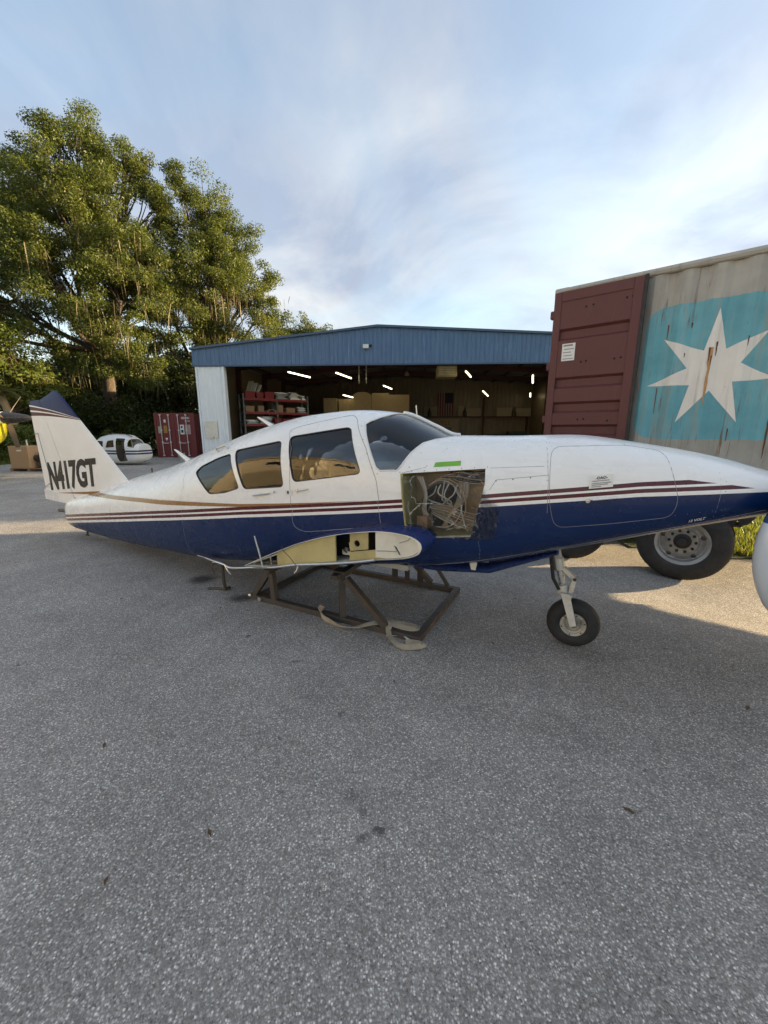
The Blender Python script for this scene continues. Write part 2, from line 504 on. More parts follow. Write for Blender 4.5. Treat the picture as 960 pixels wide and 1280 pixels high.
# ------------------------------------------------------------------ the aircraft fuselage
# local frame: x along the fuselage towards the nose (0 = nose gear), y away from the camera side, z up
AX = Vector((0.89, -0.456, 0)).normalized()
PLANE = empty('aircraft_fuselage', (1.43, 2.67, 0), math.atan2(AX.y, AX.x),
              'wingless white and navy blue twin aircraft fuselage with maroon stripes propped on a steel frame', 'aircraft')
SEC = np.array([  # s, zb, zt, b, fm, nt, nb
(-7.20,.16,.48,.05,.5,2.2,2.4),(-7.12,.13,.52,.09,.5,2.2,2.4),(-6.95,.105,.57,.12,.5,2.2,2.6),(-6.0,.095,.78,.25,.5,2.2,2.8),(-5.2,.115,1.00,.37,.48,2.2,3.0),(-4.45,.16,1.17,.47,.46,2.2,3.2),
(-3.75,.20,1.355,.56,.46,2.4,3.4),(-3.34,.24,1.48,.60,.47,2.6,3.6),(-2.7,.33,1.65,.64,.48,2.8,3.8),(-2.2,.40,1.74,.65,.48,2.9,4),(-1.75,.455,1.768,.65,.48,2.9,4),
(-1.4,.51,1.735,.64,.48,2.8,4),(-1.13,.55,1.63,.62,.48,2.7,4),(-.95,.585,1.56,.60,.48,2.6,4),(-.62,.65,1.56,.56,.47,2.5,3.8),(-.13,.80,1.57,.50,.47,2.5,3.4),
(.3,.935,1.515,.435,.48,2.4,3.0),(.66,1.05,1.445,.355,.5,2.3,2.8),(.86,1.11,1.385,.30,.5,2.2,2.6),(1.05,1.155,1.33,.235,.5,2.1,2.4),(1.22,1.20,1.29,.14,.5,2,2.2),(1.30,1.222,1.268,.07,.5,2,2),(1.325,1.234,1.256,.03,.5,2,2)])
def pch(x, xs, ys):
    i = int(np.clip(np.searchsorted(xs, x) - 1, 0, len(xs) - 2)); h = np.diff(xs); d = np.diff(ys) / h
    def m(k):
        if k == 0: return d[0]
        if k == len(xs) - 1: return d[-1]
        if d[k - 1] * d[k] <= 0: return 0.
        return 2 * d[k - 1] * d[k] / (d[k - 1] + d[k])
    t = min(max((x - xs[i]) / h[i], 0), 1)
    return (2*t**3-3*t*t+1)*ys[i]+(t**3-2*t*t+t)*h[i]*m(i)+(-2*t**3+3*t*t)*ys[i+1]+(t**3-t*t)*h[i]*m(i+1)
def sec(s): return [pch(s, SEC[:, 0], SEC[:, k]) for k in range(1, 7)]
def hw(s, z):
    zb, zt, b, fm, a, c = sec(s); zm = zb + fm * (zt - zb)
    if z > zm: t = min((z - zm) / (zt - zm), 1); n = a
    else: t = min((zm - z) / (zm - zb), 1); n = c
    return b * max(1 - t ** n, 0) ** (1 / n)
def hull_pt(s, z, off=0.0, side=-1):
    """point on the skin, pushed out along its normal"""
    e = 0.01; y = hw(s, z)
    ds = (hw(s + e, z) - hw(s - e, z)) / (2 * e); dz = (hw(s, z + e) - hw(s, z - e)) / (2 * e)
    n = Vector((-ds, 1, -dz)).normalized()
    p = Vector((s, y, z)) + n * off
    return Vector((p.x, side * p.y, p.z))
def hull_mesh(inset=0.0, na=80):
    st = sorted(set(list(np.linspace(-7.2, 1.325, 100).round(3)) + [-7.18, -7.15, 1.31, 1.29, 1.25]))
    if inset > 0:
        lo, hi = -6.9 + inset * 6, 1.0 - inset * 6
        st = [lo] + [s for s in st if lo + .01 < s < hi - .01] + [hi]
    vs = []; fs = []
    for s in st:
        zb, zt, b, fm, n1, n2 = sec(s); zm = zb + fm * (zt - zb)
        b -= inset; zt -= inset; zb += inset
        b = max(b, .004); 
        for k in range(na):
            q = 2 * math.pi * k / na; c, sn = math.cos(q), math.sin(q)
            n = n1 if sn >= 0 else n2
            y = b * math.copysign(abs(c) ** (2 / n), c)
            z = zm + (max(zt - zm, .002) if sn >= 0 else max(zm - zb, .002)) * math.copysign(abs(sn) ** (2 / n), sn)
            vs.append((s, y, z))
    m = len(st)
    for i in range(m - 1):
        for k in range(na):
            fs.append((i * na + k, i * na + (k + 1) % na, (i + 1) * na + (k + 1) % na, (i + 1) * na + k))
    fs.append(tuple(range(na))); fs.append(tuple(range((m - 1) * na, m * na)))
    return MB().add(vs, fs)
def shell(o_in, i_in):
    """closed shell between two insets"""
    mb = hull_mesh(o_in); a = mb.mesh('a'); b = hull_mesh(i_in).mesh('b')
    bm = bmesh.new(); bm.from_mesh(a); nf = len(bm.faces); bm.from_mesh(b); bm.faces.ensure_lookup_table()
    inner = bm.faces[nf:]
    bmesh.ops.reverse_faces(bm, faces=inner)
    for f in inner: f.material_index = 1
    me = bpy.data.meshes.new('shell'); bm.to_mesh(me); bm.free()
    return me
def boolean(me, cutter_me, op):
    a = link(bpy.data.objects.new('tmp_a', me)); b = link(bpy.data.objects.new('tmp_b', cutter_me))
    md = a.modifiers.new('b', 'BOOLEAN'); md.object = b; md.operation = op; md.solver = 'EXACT'
    dg = bpy.context.evaluated_depsgraph_get()
    r = bpy.data.meshes.new_from_object(a.evaluated_get(dg))
    bpy.data.objects.remove(a); bpy.data.objects.remove(b)
    return r
def round_poly(poly, r, seg=4):
    out = []; n = len(poly)
    for i in range(n):
        p = Vector(poly[i]); a = Vector(poly[i - 1]) - p; b = Vector(poly[(i + 1) % n]) - p
        d = min(r, a.length * .45, b.length * .45)
        p0 = p + a.normalized() * d; p1 = p + b.normalized() * d
        for k in range(seg + 1):
            t = k / seg
            q = p0 * (1 - t) ** 2 + p * 2 * t * (1 - t) + p1 * t * t
            out.append((q.x, q.y))
    return out
WIN = {
 'rear': round_poly([(-3.40,1.20),(-3.32,1.262),(-3.078,1.347),(-2.885,1.394),(-2.705,1.104),(-2.909,1.045),(-3.13,1.016)], .035),
 'mid': round_poly([(-2.825,1.424),(-2.256,1.516),(-2.19,1.152),(-2.645,1.100)], .04),
 'front': round_poly([(-2.18,1.549),(-1.622,1.625),(-1.468,1.293),(-2.088,1.196)], .045),
}
WSH = [(-1.523,1.645),(-1.504,1.665),(-1.455,1.695),(-1.411,1.722),(-1.378,1.772),(-1.36,1.86),(-.90,1.70),(-.912,1.553),(-0.96,1.543),(-1.017,1.534),(-1.072,1.510),(-1.123,1.446),(-1.178,1.349),(-1.20,1.326),(-1.32,1.320),(-1.352,1.340)]
BAY = [(-1.161,1.306),(-.61,1.355),(-.601,1.261),(-.62,1.142),(-.671,.91),(-1.043,.863),(-1.113,.903)]
cut = MB()
for p in WIN.values(): cut.prism(p, -1.2, 1.2)
cut.prism(WSH, -1.2, 1.2)
cut.prism(BAY, -1.2, -0.2)
# hollow of the wing root and nose bay
hull = boolean(shell(0.0, 0.018), cut.mesh('cut'), 'DIFFERENCE')

def hull_paint():
    n = NT('fuselage_paint'); v = n.co(); X, Y, Z = n.sep(v)[:3]
    fx = n.math('MULTIPLY', n.math('ADD', X, 8.0), 0.1)
    def line(pts): return n.math('MULTIPLY', n.curve(fx, [((x + 8) / 10, z / 2) for x, z in pts]), 2.0)
    wb = line([(-8, .06), (-7.1, .188), (-4.1, .637), (-2.72, .839), (-1.144, 1.046), (-.57, 1.115), (.256, 1.229), (.827, 1.279), (2, 1.37)])
    k = n.math('ADD', 1.0, n.math('MULTIPLY', n.math('MAXIMUM', n.math('SUBTRACT', -1.0, X), 0.0), 0.10))
    d = n.math('DIVIDE', n.math('SUBTRACT', Z, wb), k)
    def band(lo, hi): return n.math('MULTIPLY', n.math('GREATER_THAN', d, lo), n.math('LESS_THAN', d, hi))
    m2 = n.math('MULTIPLY', band(.022, .045), n.math('LESS_THAN', X, n.math('ADD', .78, n.math('MULTIPLY', n.math('SUBTRACT', .022, d), 4.5))))
    m1 = n.math('MULTIPLY', band(.058, .083), n.math('LESS_THAN', X, n.math('ADD', .61, n.math('MULTIPLY', n.math('SUBTRACT', .058, d), 5.2))))
    gl = line([(-8, .62), (-7.0, .66), (-6.12, .718), (-4.05, .845), (-2.71, .950), (-1.987, 1.030), (-1.41, 1.103), (2, 1.5)])
    gh = n.math('MULTIPLY', n.math('MULTIPLY', n.math('SUBTRACT', -1.42, X), 0.020, clamp=True), 0.5)
    gh = n.math('MINIMUM', gh, 0.024)
    gold = n.math('LESS_THAN', n.math('ABSOLUTE', n.math('SUBTRACT', Z, gl)), gh)
    grime = n.noise(v, 2.2, 6, 0.65)
    streak = n.noise(n.map(v, (1.2, 1.2, 9)), 2.5, 5, 0.6)
    white = n.mix(n.ramp(grime, (0.30, 0.0), (0.80, 0.35)), (0.86, 0.86, 0.84), (0.70, 0.68, 0.62))
    white = n.mix(n.ramp(streak, (0.52, 0.0), (0.75, 0.22)), white, (0.55, 0.53, 0.49))
    chips = n.ramp(n.noise(v, 46, 3, 0.7), (0.735, 0.0), (0.75, 0.45))
    white = n.mix(chips, white, (0.40, 0.39, 0.36))
    blue = n.mix(n.ramp(grime, (0.3, 0.0), (0.8, 0.5)), (0.002, 0.017, 0.082), (0.004, 0.023, 0.100))
    blue = n.mix(n.ramp(streak, (0.55, 0.0), (0.8, 0.16)), blue, (0.10, 0.11, 0.14))
    mar = (0.085, 0.012, 0.020)
    c = n.mix(n.math('LESS_THAN', d, 0.0), white, blue)
    c = n.mix(m1, c, mar); c = n.mix(m2, c, mar); c = n.mix(gold, c, (0.30, 0.155, 0.055))
    n.set(Base_Color=c, Coat_Weight=0.15, Coat_Roughness=0.07, Specular_IOR_Level=0.4)
    n.set(Roughness=n.ramp(n.noise(v, 5, 5), (0.3, 0.20), (0.7, 0.34)))
    h = n.math('ADD', n.noise(v, 3.0, 2), n.math('MULTIPLY', n.noise(v, 12, 2), .15))
    n.bump(h, 0.06, 0.02)
    return n.m
PAINT = hull_paint()
LINER = pm('cabin_liner', (0.42, 0.40, 0.36), 0.8, 0, 0.2, 5)
HULL = mobj('hull', hull, PLANE, [PAINT, LINER], 32)

def glass_mat(name, tint, ior=1.65):
    n = NT(name); n.t.nodes.remove(n.b)
    t = n.n('ShaderNodeBsdfTransparent'); t.inputs[0].default_value = (*tint, 1)
    g = n.n('ShaderNodeBsdfGlossy'); g.inputs['Roughness'].default_value = 0.015
    f = n.n('ShaderNodeFresnel'); f.inputs['IOR'].default_value = ior
    x = n.n('ShaderNodeMixShader'); n.l(f.outputs[0], x.inputs[0]); n.l(t.outputs[0], x.inputs[1]); n.l(g.outputs[0], x.inputs[2])
    bp = n.n('ShaderNodeBump'); bp.inputs['Strength'].default_value = 0.10; bp.inputs['Distance'].default_value = 0.02
    n.l(n.noise(n.co(), 5, 2), bp.inputs['Height']); n.l(bp.outputs[0], g.inputs['Normal']); n.l(bp.outputs[0], f.inputs['Normal'])
    n.l(x.outputs[0], n.out.inputs[0])
    return n.m
GLASS = glass_mat('acrylic_window', (0.66, 0.67, 0.67), 1.62)
GLASSW = glass_mat('acrylic_windshield', (0.90, 0.92, 0.93), 1.75)
RUBSEAL = pm('window_seal', (0.03, 0.03, 0.032), 0.6)
thin = shell(0.007, 0.010)
def offset_poly(poly, r):
    c = Vector((sum(p[0] for p in poly) / len(poly), sum(p[1] for p in poly) / len(poly)))
    out = []
    for p in poly:
        d = Vector(p) - c
        q = c + d * (1 + r / d.length)
        out.append((q.x, q.y))
    return out
def hull_line(poly, off, r, name, mat, parent, closed=True, n=6, side=-1, step=0.03):
    pts = list(poly) + ([poly[0]] if closed else [])
    fine = []
    for a, b in zip(pts[:-1], pts[1:]):
        k = max(1, int(math.dist(a, b) / step))
        for i in range(k): fine.append((a[0] + (b[0] - a[0]) * i / k, a[1] + (b[1] - a[1]) * i / k))
    fine.append(pts[-1])
    return MB().tube([hull_pt(s, z, off, side) for s, z in fine], r, n, caps=not closed).build(name, mat, parent, 60)
for side in (-1, 1):
    for key, poly in WIN.items():
        y0, y1 = (-1.2, -0.05) if side < 0 else (0.05, 1.2)
        pane = boolean(thin.copy(), MB().prism(offset_poly(poly, .012), y0, y1).mesh('c'), 'INTERSECT')
        w = mobj('window_pane', pane, PLANE, GLASS, 40)
        hull_line(poly, -0.004, 0.0055, 'window_seal', RUBSEAL, w, side=side)
    y0, y1 = (-1.2, -0.012) if side < 0 else (0.012, 1.2)
    pane = boolean(thin.copy(), MB().prism(offset_poly(WSH, .012), y0, y1).mesh('c'), 'INTERSECT')
    mobj('windshield_pane', pane, PLANE, GLASSW, 40)
    lo = [p for p in WSH[7:]] + [WSH[0], WSH[1], WSH[2], WSH[3]]
    hull_line(lo, 0.0, 0.006, 'windshield_frame', WHITEP, PLANE, closed=False, side=side)
# centre post of the windshield
cp = [(s, 0, sec(s)[1] + .002) for s in np.linspace(-1.42, -.93, 14)]
MB().tube(cp, 0.016, 8).build('windshield_post', WHITEP, PLANE, 60)

# panel seams (fine grooves) --------------------------------------------------
SEAM = pm('seam_dark_gap', (0.20, 0.20, 0.21), 0.8)  # dark grey for panel joints and cracks
SEAMB = pm('seam_worn_edge', (0.35, 0.37, 0.42), 0.6)
DOOR = round_poly([(-2.215,1.60),(-2.14,1.628),(-1.685,1.718),(-1.615,1.686),(-1.452,1.475),(-1.345,1.254),(-1.318,1.085)], .03, 3)
hull_line(DOOR, -0.0008, 0.0022, 'door_seam', SEAM, PLANE, closed=False, n=4)
hull_line([(-2.215,1.60),(-2.133,1.461),(-2.122,1.20),(-2.12,.99)], -0.0008, 0.0022, 'door_seam', SEAM, PLANE, closed=False, n=4)
hull_line(round_poly([(-2.118,.985),(-2.112,.83),(-2.0,.795),(-1.50,.885)], .06, 4)[2:-3], -0.0008, 0.0024, 'door_seam', SEAMB, PLANE, closed=False, n=4)
hull_line([(-1.33,1.085),(-1.31,.94)], -0.0008, 0.0018, 'door_seam', SEAMB, PLANE, closed=False, n=4)
hull_line([(-.284,1.562),(-.25,1.45),(-.228,1.303),(-.217,1.10)], -0.0006, 0.0018, 'nose_seam', SEAM, PLANE, closed=False, n=4)
hull_line(round_poly([(-.21,1.16),(-.235,1.50),(.163,1.512),(.37,1.48),(.443,1.21),(.42,1.119),(.116,1.057),(-.17,1.01)], .06, 4), -0.0006, 0.0018, 'baggage_door_seam', SEAM, PLANE, n=4)
hull_line([(-.58,1.36),(-.26,1.383)], -0.0006, 0.0015, 'access_panel_seam', SEAM, PLANE, closed=False, n=4)
hull_line([(-.567,1.225),(-.534,1.289),(-.23,1.332)], -0.0006, 0.0017, 'access_panel_seam', SEAM, PLANE, closed=False, n=4)
hull_line(round_poly([(-4.02,1.09),(-3.98,1.20),(-3.67,1.25),(-3.60,1.10),(-3.56,1.0)], .05), -0.0006, 0.0016, 'access_panel_seam', SEAM, PLANE, closed=False, n=4)
hull_line([(-5.35,.96),(-5.4,.85),(-5.42,.74)], -0.0006, 0.0018, 'tail_seam', SEAM, PLANE, closed=False, n=4)
hull_line([(-.9,1.48),(-1.01,1.35),(-1.16,1.31)], -0.0006, 0.0016, 'nose_seam', SEAM, PLANE, closed=False, n=4)
for s_, za, zb2 in ((-6.1, .16, .74), (-4.72, .25, 1.08), (-3.62, .32, 1.36), (-.62, .74, .88), (.62, 1.1, 1.40)):
    hull_line([(s_, za), (s_ + .01, (za + zb2) / 2), (s_, zb2)], -.0006, .0012, 'frame_seam', SEAMB, PLANE, closed=False, n=4)
# lap seam low on the nose, in a paler tone
hull_line([(-.95,.63),(-.6,.72),(-.1,.87),(.3,1.0),(.62,1.1),(.85,1.18)], -0.001, 0.0022, 'lap_seam', SEAMB, PLANE, closed=False, n=4)
# rivets and screws
RIV = pm('screw_heads', (0.22, 0.21, 0.20), 0.5, 0.5)
rv = MB()
def rivet(s, z, r=0.0045):
    c = hull_pt(s, z, -r * .45)
    bm = bmesh.new(); bmesh.ops.create_icosphere(bm, subdivisions=1, radius=r)
    bm.verts.index_update()
    rv.add([c + v.co for v in bm.verts], [[v.index for v in f.verts] for f in bm.faces]); bm.free()
def rivline(pts, step, r=0.0045):
    for a, b in zip(pts[:-1], pts[1:]):
        k = max(1, int(math.dist(a, b) / step))
        for i in range(k): rivet(a[0] + (b[0] - a[0]) * i / k, a[1] + (b[1] - a[1]) * i / k, r)
rivline(offset_poly(BAY, .016)[:3], .075)
rivline([(-.905,1.53),(-.985,1.505),(-1.06,1.445),(-1.115,1.35),(-1.16,1.325)], .08)
rivline([(-1.545,1.63),(-1.385,1.34),(-1.34,1.298),(-1.19,1.302)], .085)
rivline([(-.534,1.283),(-.23,1.326)], .085, .006)
rivline([(-.255,1.52),(-.235,1.30),(-.225,1.10)], .12, .003)
RIVB = 0.0028
for s_, za, zb2 in ((-6.05, .2, .72), (-4.67, .3, 1.06), (-3.57, .38, 1.34), (.65, 1.12, 1.38)):
    rivline([(s_, za), (s_, zb2)], .05, RIVB)
rivline([(-6.8, .42), (-5.5, .62), (-4.2, .78)], .06, RIVB); rivline([(-4.3, .42), (-3.4, .52), (-2.6, .62)], .06, RIVB)
rivline([(-.55, 1.02), (-.25, 1.06)], .05, RIVB); rivline([(-.24, 1.50), (-.52, 1.49), (-.85, 1.46)], .06, RIVB); rivline([(.44, 1.13), (.72, 1.19)], .05, RIVB)
o = rv.build('rivet', RIV, PLANE, 60); o['kind'] = 'stuff'
# green tape and the paper tag --------------------------------------------------
def hull_patch(poly, off, name, mat, parent, step=.03, side=-1, thick=0.0012):
    bm = bmesh.new()
    bm.faces.new([bm.verts.new((p[0], 0, p[1])) for p in poly])
    xs = [p[0] for p in poly]; zs = [p[1] for p in poly]
    for x in np.arange(min(xs) + step, max(xs), step):
        bmesh.ops.bisect_plane(bm, geom=bm.verts[:] + bm.edges[:] + bm.faces[:], plane_co=(x, 0, 0), plane_no=(1, 0, 0))
    for z in np.arange(min(zs) + step, max(zs), step):
        bmesh.ops.bisect_plane(bm, geom=bm.verts[:] + bm.edges[:] + bm.faces[:], plane_co=(0, 0, z), plane_no=(0, 0, 1))
    for v in bm.verts: v.co = hull_pt(v.co.x, v.co.z, off, side)
    bmesh.ops.recalc_face_normals(bm, faces=bm.faces[:])
    me = bpy.data.meshes.new(name); bm.to_mesh(me); bm.free()
    o = mobj(name, me, parent, mat, 40)
    return o
TAPE = pm('green_masking_tape', (0.16, 0.42, 0.05), 0.7, 0, 0.15, 20)
hull_patch([(-.955,1.353),(-.774,1.369),(-.778,1.399),(-.948,1.384)], .002, 'masking_tape', TAPE, PLANE)['label'] = 'strip of green masking tape above the open bay'
PAPER = pm('paper', (0.74, 0.74, 0.70), 0.8, 0, 0.05)
INK = pm('black_ink', (0.02, 0.02, 0.022), 0.6)
INKG = pm('grey_ink', (0.25, 0.25, 0.25), 0.6)
tag_ = hull_patch([(-.006,1.262),(.116,1.280),(.112,1.352),(-.008,1.334)], .004, 'paper_tag', PAPER, PLANE)
tag_['label'] = 'white printed paper tag taped over the upper stripe'
def on_hull(me, s, z, rot, off, name, mat, parent, side=-1):
    """wrap a flat mesh (its x,y) onto the skin at s,z"""
    c, sn = math.cos(rot), math.sin(rot)
    for v in me.vertices:
        a, b = v.co.x * c - v.co.y * sn, v.co.x * sn + v.co.y * c
        v.co = hull_pt(s + a, z + b, off, side)
    return mobj(name, me, parent, mat)
TR = math.atan2(.018, .122)
on_hull(text_mesh('-DAO-', .021, offset=.0006), .055, 1.327, TR, .0055, 'print', INK, tag_)
for i, (w_, dz) in enumerate(((.09, .016), (.10, .029), (.085, .038), (.05, .048))):
    hull_patch([(.0 + .005, 1.318 - dz), (.005 + w_, 1.318 - dz + w_ * .147), (.005 + w_, 1.3225 - dz + w_ * .147), (.005, 1.3225 - dz)], .0055, 'print', INKG, tag_)
on_hull(text_mesh('12 VOLT', .021, offset=.0006, shear=.35), .545, 1.107, .30, .003, 'lettering', WHITEP, PLANE)['label'] = 'small white italic 12 VOLT lettering'
# latches, handles, placards
HB = MB()
HB.tube([hull_pt(.018, 1.2, .010), hull_pt(.07, 1.209, .013), hull_pt(.135, 1.219, .010)], .010, 8, flat=.7)
HB.build('baggage_latch', WHITEP, PLANE, 50)
MB().lathe([(0, -.012), (.012, -.011), (.014, 0), (.014, .006)], 'Y', hull_pt(-.004, 1.191, 0), 16).build('baggage_lock', ALU, PLANE, 50)
hnd = MB().tube([hull_pt(-2.52, 1.055, .012), hull_pt(-2.42, 1.075, .016), hull_pt(-2.34, 1.088, .012)], .011, 8, flat=.6).build('door_handle', ALU, PLANE, 50)
MB().tube([hull_pt(-2.05, 1.13, .003), hull_pt(-2.05, 1.13, .014)], .014, 14).build('door_lock', ALU, PLANE, 50)
MB().tube([hull_pt(-2.04, 1.13, .010), hull_pt(-1.94, 1.15, .010)], .006, 8).build('door_handle', ALU, PLANE, 50)
for s0, z0, w_, h_ in ((-2.30, 1.085, .028, .03), (-2.17, 1.085, .075, .045)):
    pl = hull_patch([(s0, z0), (s0 + w_, z0 + .004), (s0 + w_, z0 + h_ + .004), (s0, z0 + h_)], .002, 'placard', PAPER, PLANE)
    hull_patch([(s0 + w_ * .25, z0 + h_ * .3), (s0 + w_ * .5, z0 + h_ * .3), (s0 + w_ * .5, z0 + h_ * .8), (s0 + w_ * .25, z0 + h_ * .8)], .0035, 'print', INK, pl)
# cabin air scoop handle above the rear window
MB().tube([hull_pt(-3.13, 1.40, .0), hull_pt(-3.12, 1.405, .035), hull_pt(-2.98, 1.44, .035), hull_pt(-2.97, 1.44, 0)], .010, 8).build('grab_handle', ALU, PLANE, 50)
# antennas --------------------------------------------------------------------
def blade_antenna(base, tip, c0, c1, name='antenna'):
    b = Vector(base); t = Vector(tip); mb = MB()
    vs = []
    for p, c in ((b, c0), (b + (t - b) * .9, c1 * 1.1), (t, c1 * .6)):
        for k in range(12):
            q = 2 * math.pi * k / 12
            vs.append(p + Vector((math.cos(q) * c / 2, math.sin(q) * c * .14, 0)))
    fs = [(i * 12 + k, i * 12 + (k + 1) % 12, (i + 1) * 12 + (k + 1) % 12, (i + 1) * 12 + k) for i in range(2) for k in range(12)]
    fs += [tuple(range(11, -1, -1)), tuple(range(24, 36))]
    return mb.add(vs, fs).build(name, WHITEP, PLANE, 50)
blade_antenna((-2.83, .05, 1.60), (-3.11, .05, 1.735), .13, .05)
blade_antenna((-4.15, 0, 1.22), (-4.44, 0, 1.375), .16, .06)
MB().tube([(-1.30, 0, 1.69), (-1.31, 0, 1.80)], [.007, .004], 6).build('antenna', ALU, PLANE, 50)
MB().box(-4.95, -4.93, -.004, .004, 1.05, 1.13).build('antenna', BLACK, PLANE)
# dorsal fairing ahead of the fin
# fin and rudder ----------------------------------------------------------------
def fin_paint():
    n = NT('fin_paint'); v = n.co(); X, Y, Z = n.sep(v)[:3]
    # the blue cap starts above a line that falls towards the leading edge and curves
    base = n.math('ADD', 1.985, n.math('ADD', n.math('MULTIPLY', n.math('ADD', X, 7.86), -.10), n.math('MULTIPLY', n.math('POWER', n.math('MAXIMUM', n.math('ADD', X, 7.86), 0.0), 2.0), -.042)))
    d = n.math('SUBTRACT', Z, base)
    w = n.math('MAXIMUM', n.math('SUBTRACT', 1.0, n.math('MULTIPLY', n.math('ADD', X, 7.86), .62)), 0.12)
    u = n.math('DIVIDE', d, w)
    def band(a, b): return n.math('MULTIPLY', n.math('GREATER_THAN', u, a), n.math('LESS_THAN', u, b))
    grime = n.noise(v, 3.0, 6, 0.65)
    white = n.mix(n.ramp(grime, (0.40, 0.0), (0.7, 0.5)), (0.84, 0.83, 0.80), (0.76, 0.73, 0.64))
    chips = n.ramp(n.noise(v, 38, 3, 0.7), (0.73, 0.0), (0.75, 0.4))
    white = n.mix(chips, white, (0.42, 0.40, 0.35))
    c = n.mix(n.math('GREATER_THAN', d, 0.0), white, (0.008, 0.022, 0.10))
    c = n.mix(band(-.078, -.022), c, (0.085, 0.012, 0.020)); c = n.mix(band(-.165, -.105), c, (0.085, 0.012, 0.020))
    gl = n.math('ADD', .66, n.math('MULTIPLY', n.math('ADD', X, 7.0), .075))
    gold = n.math('MULTIPLY', n.math('LESS_THAN', n.math('ABSOLUTE', n.math('SUBTRACT', Z, gl)), n.math('MULTIPLY', n.math('ADD', X, 7.45), .02, clamp=True)), n.math('GREATER_THAN', X, -7.4))
    c = n.mix(gold, c, (0.30, 0.155, 0.055))
    n.set(Base_Color=c, Roughness=0.42, Specular_IOR_Level=0.12)
    n.bump(n.noise(v, 5, 3), 0.08, 0.02)
    return n.m
FINP = fin_paint()
def fin_loft(levels, x0f, x1f, name, tk=.085, n=14, cap=True):
    """levels: (z, xle, xte); builds the chord range x0f..x1f of a symmetric section"""
    vs = []; fs = []
    ts = [x0f + (x1f - x0f) * (1 - math.cos(math.pi * k / n)) / 2 for k in range(n + 1)]
    for z, le, te in levels:
        c = le - te
        ys = [max(tk * c * 2.6 * (.2969 * math.sqrt(max(t, 0)) - .126 * t - .3516 * t * t + .2843 * t ** 3 - .1015 * t ** 4), .0025) for t in ts]
        ring = [(le - c * t, -y, z) for t, y in zip(ts, ys)] + [(le - c * t, y, z) for t, y in reversed(list(zip(ts, ys)))]
        vs += ring
    m = 2 * (n + 1)
    for i in range(len(levels) - 1):
        for k in range(m):
            fs.append((i * m + k, i * m + (k + 1) % m, (i + 1) * m + (k + 1) % m, (i + 1) * m + k))
    fs.append(tuple(range(m))); fs.append(tuple(range((len(levels) - 1) * m, len(levels) * m)))
    return MB().add(vs, fs)
LE = lambda z: -5.53 + (z - .97) * (-6.87 + 5.53) / (2.10 - .97)
TE = lambda z: -7.80 - .06 * (z - .48) / (1.55)
lv = [(z, LE(z), TE(z)) for z in (.60, .8, 1.0, 1.25, 1.5, 1.75, 1.98)]
lv += [(2.05, LE(2.05), TE(2.03) + .05)]
lv2 = lv + [(2.11, LE(2.10) - .02, -7.42), (2.165, LE(2.13) - .10, -7.12)]
fin_loft(lv2, 0.0, .655, 'fin').build('fin', FINP, PLANE, 40)
rl = [(.49, LE(.62), TE(.49))] + lv[0:1] + lv[1:]
fin_loft(rl, .662, 1.0, 'rudder').build('rudder', FINP, PLANE, 40)
MB().prism([(-7.83, .50), (-7.02, .47), (-6.95, .60), (-7.83, .66)], -.02, .02).build('rudder_foot', WHITEP, PLANE)
# rudder trim tab seams
for a, b in (((-7.86, 1.535), (-7.66, 1.555)), ((-7.66, 1.555), (-7.50, .80)), ((-7.50, .80), (-7.78, .70))):
    za, zb_ = a[1], b[1]
    MB().tube([(a[0], -.036 if a[0] > -7.75 else -.014, za), (b[0], -.040 if b[0] > -7.75 else -.016, zb_)], .004, 5).build('trim_tab_seam', SEAM, PLANE)
# registration, painted on the fin
reg = text_mesh('N417GT', .40, extrude=.002, offset=.016, sx=.74)
REGP = pm('registration_paint', (0.012, 0.010, 0.010), 0.7, 0, 0.3, 12, dirt=(0.12, 0.09, 0.06), dirt_amt=.5)
mn = min(v.co.x for v in reg.vertices); mx_ = max(v.co.x for v in reg.vertices)
for v in reg.vertices:
    t = (v.co.x - mn) / (mx_ - mn); x = -7.60 + t * 1.46; z = 0.935 + (x + 6.8) * .10 + v.co.y * (1.46 - .16 * t)
    c = LE(z) - TE(z); q = (LE(z) - x) / c
    y = max(.085 * c * 2.6 * (.2969 * math.sqrt(max(q, 0)) - .126 * q - .3516 * q * q + .2843 * q ** 3 - .1015 * q ** 4), .0025)
    v.co = Vector((x + (z - .93) * .04, -(y + .003 + v.co.z), z))
mobj('registration', reg, PLANE, REGP)['label'] = 'black registration letters N417GT on the fin'
# tail cone fittings
MB().tube([(-7.12, -.03, .36), (-7.42, -.03, .345)], .026, 10).build('tail_stinger', STEEL, PLANE, 50)
MB().tube([(-6.72, 0, .12), (-6.76, 0, .03), (-6.80, 0, .012), (-6.73, 0, .012)], .014, 8).build('tail_skid', STEEL, PLANE, 50)

# open nose bay -------------------------------------------------------------------
BROWN = pm('bay_panel_brown', (0.50, 0.36, 0.20), 0.75, 0, 0.3, 6, 0.2, 30, dirt=(0.09, 0.07, 0.05), dirt_amt=.6, dscale=6)
GREENP = pm('zinc_primer', (0.38, 0.34, 0.13), 0.65, 0, 0.2, 8)
BY = -0.36
mb = MB(); nb_ = len(BAY)
vs = [hull_pt(s, z, -.012) for s, z in BAY] + [Vector((s, BY, z)) for s, z in BAY]
mb.add(vs, [(i, (i + 1) % nb_, (i + 1) % nb_ + nb_, i + nb_) for i in range(nb_)])
bay = mb.build('bay_lining', GREENP, PLANE)
bay['label'] = 'open equipment bay behind a missing nose panel'
plate = MB().prism([(s, z) for s, z in BAY], BY, BY + .01).mesh('bp')
hole = MB().lathe([(.15, -.1), (.15, .1)], 'Y', (-.93, BY, 1.06), 28).mesh('bh')
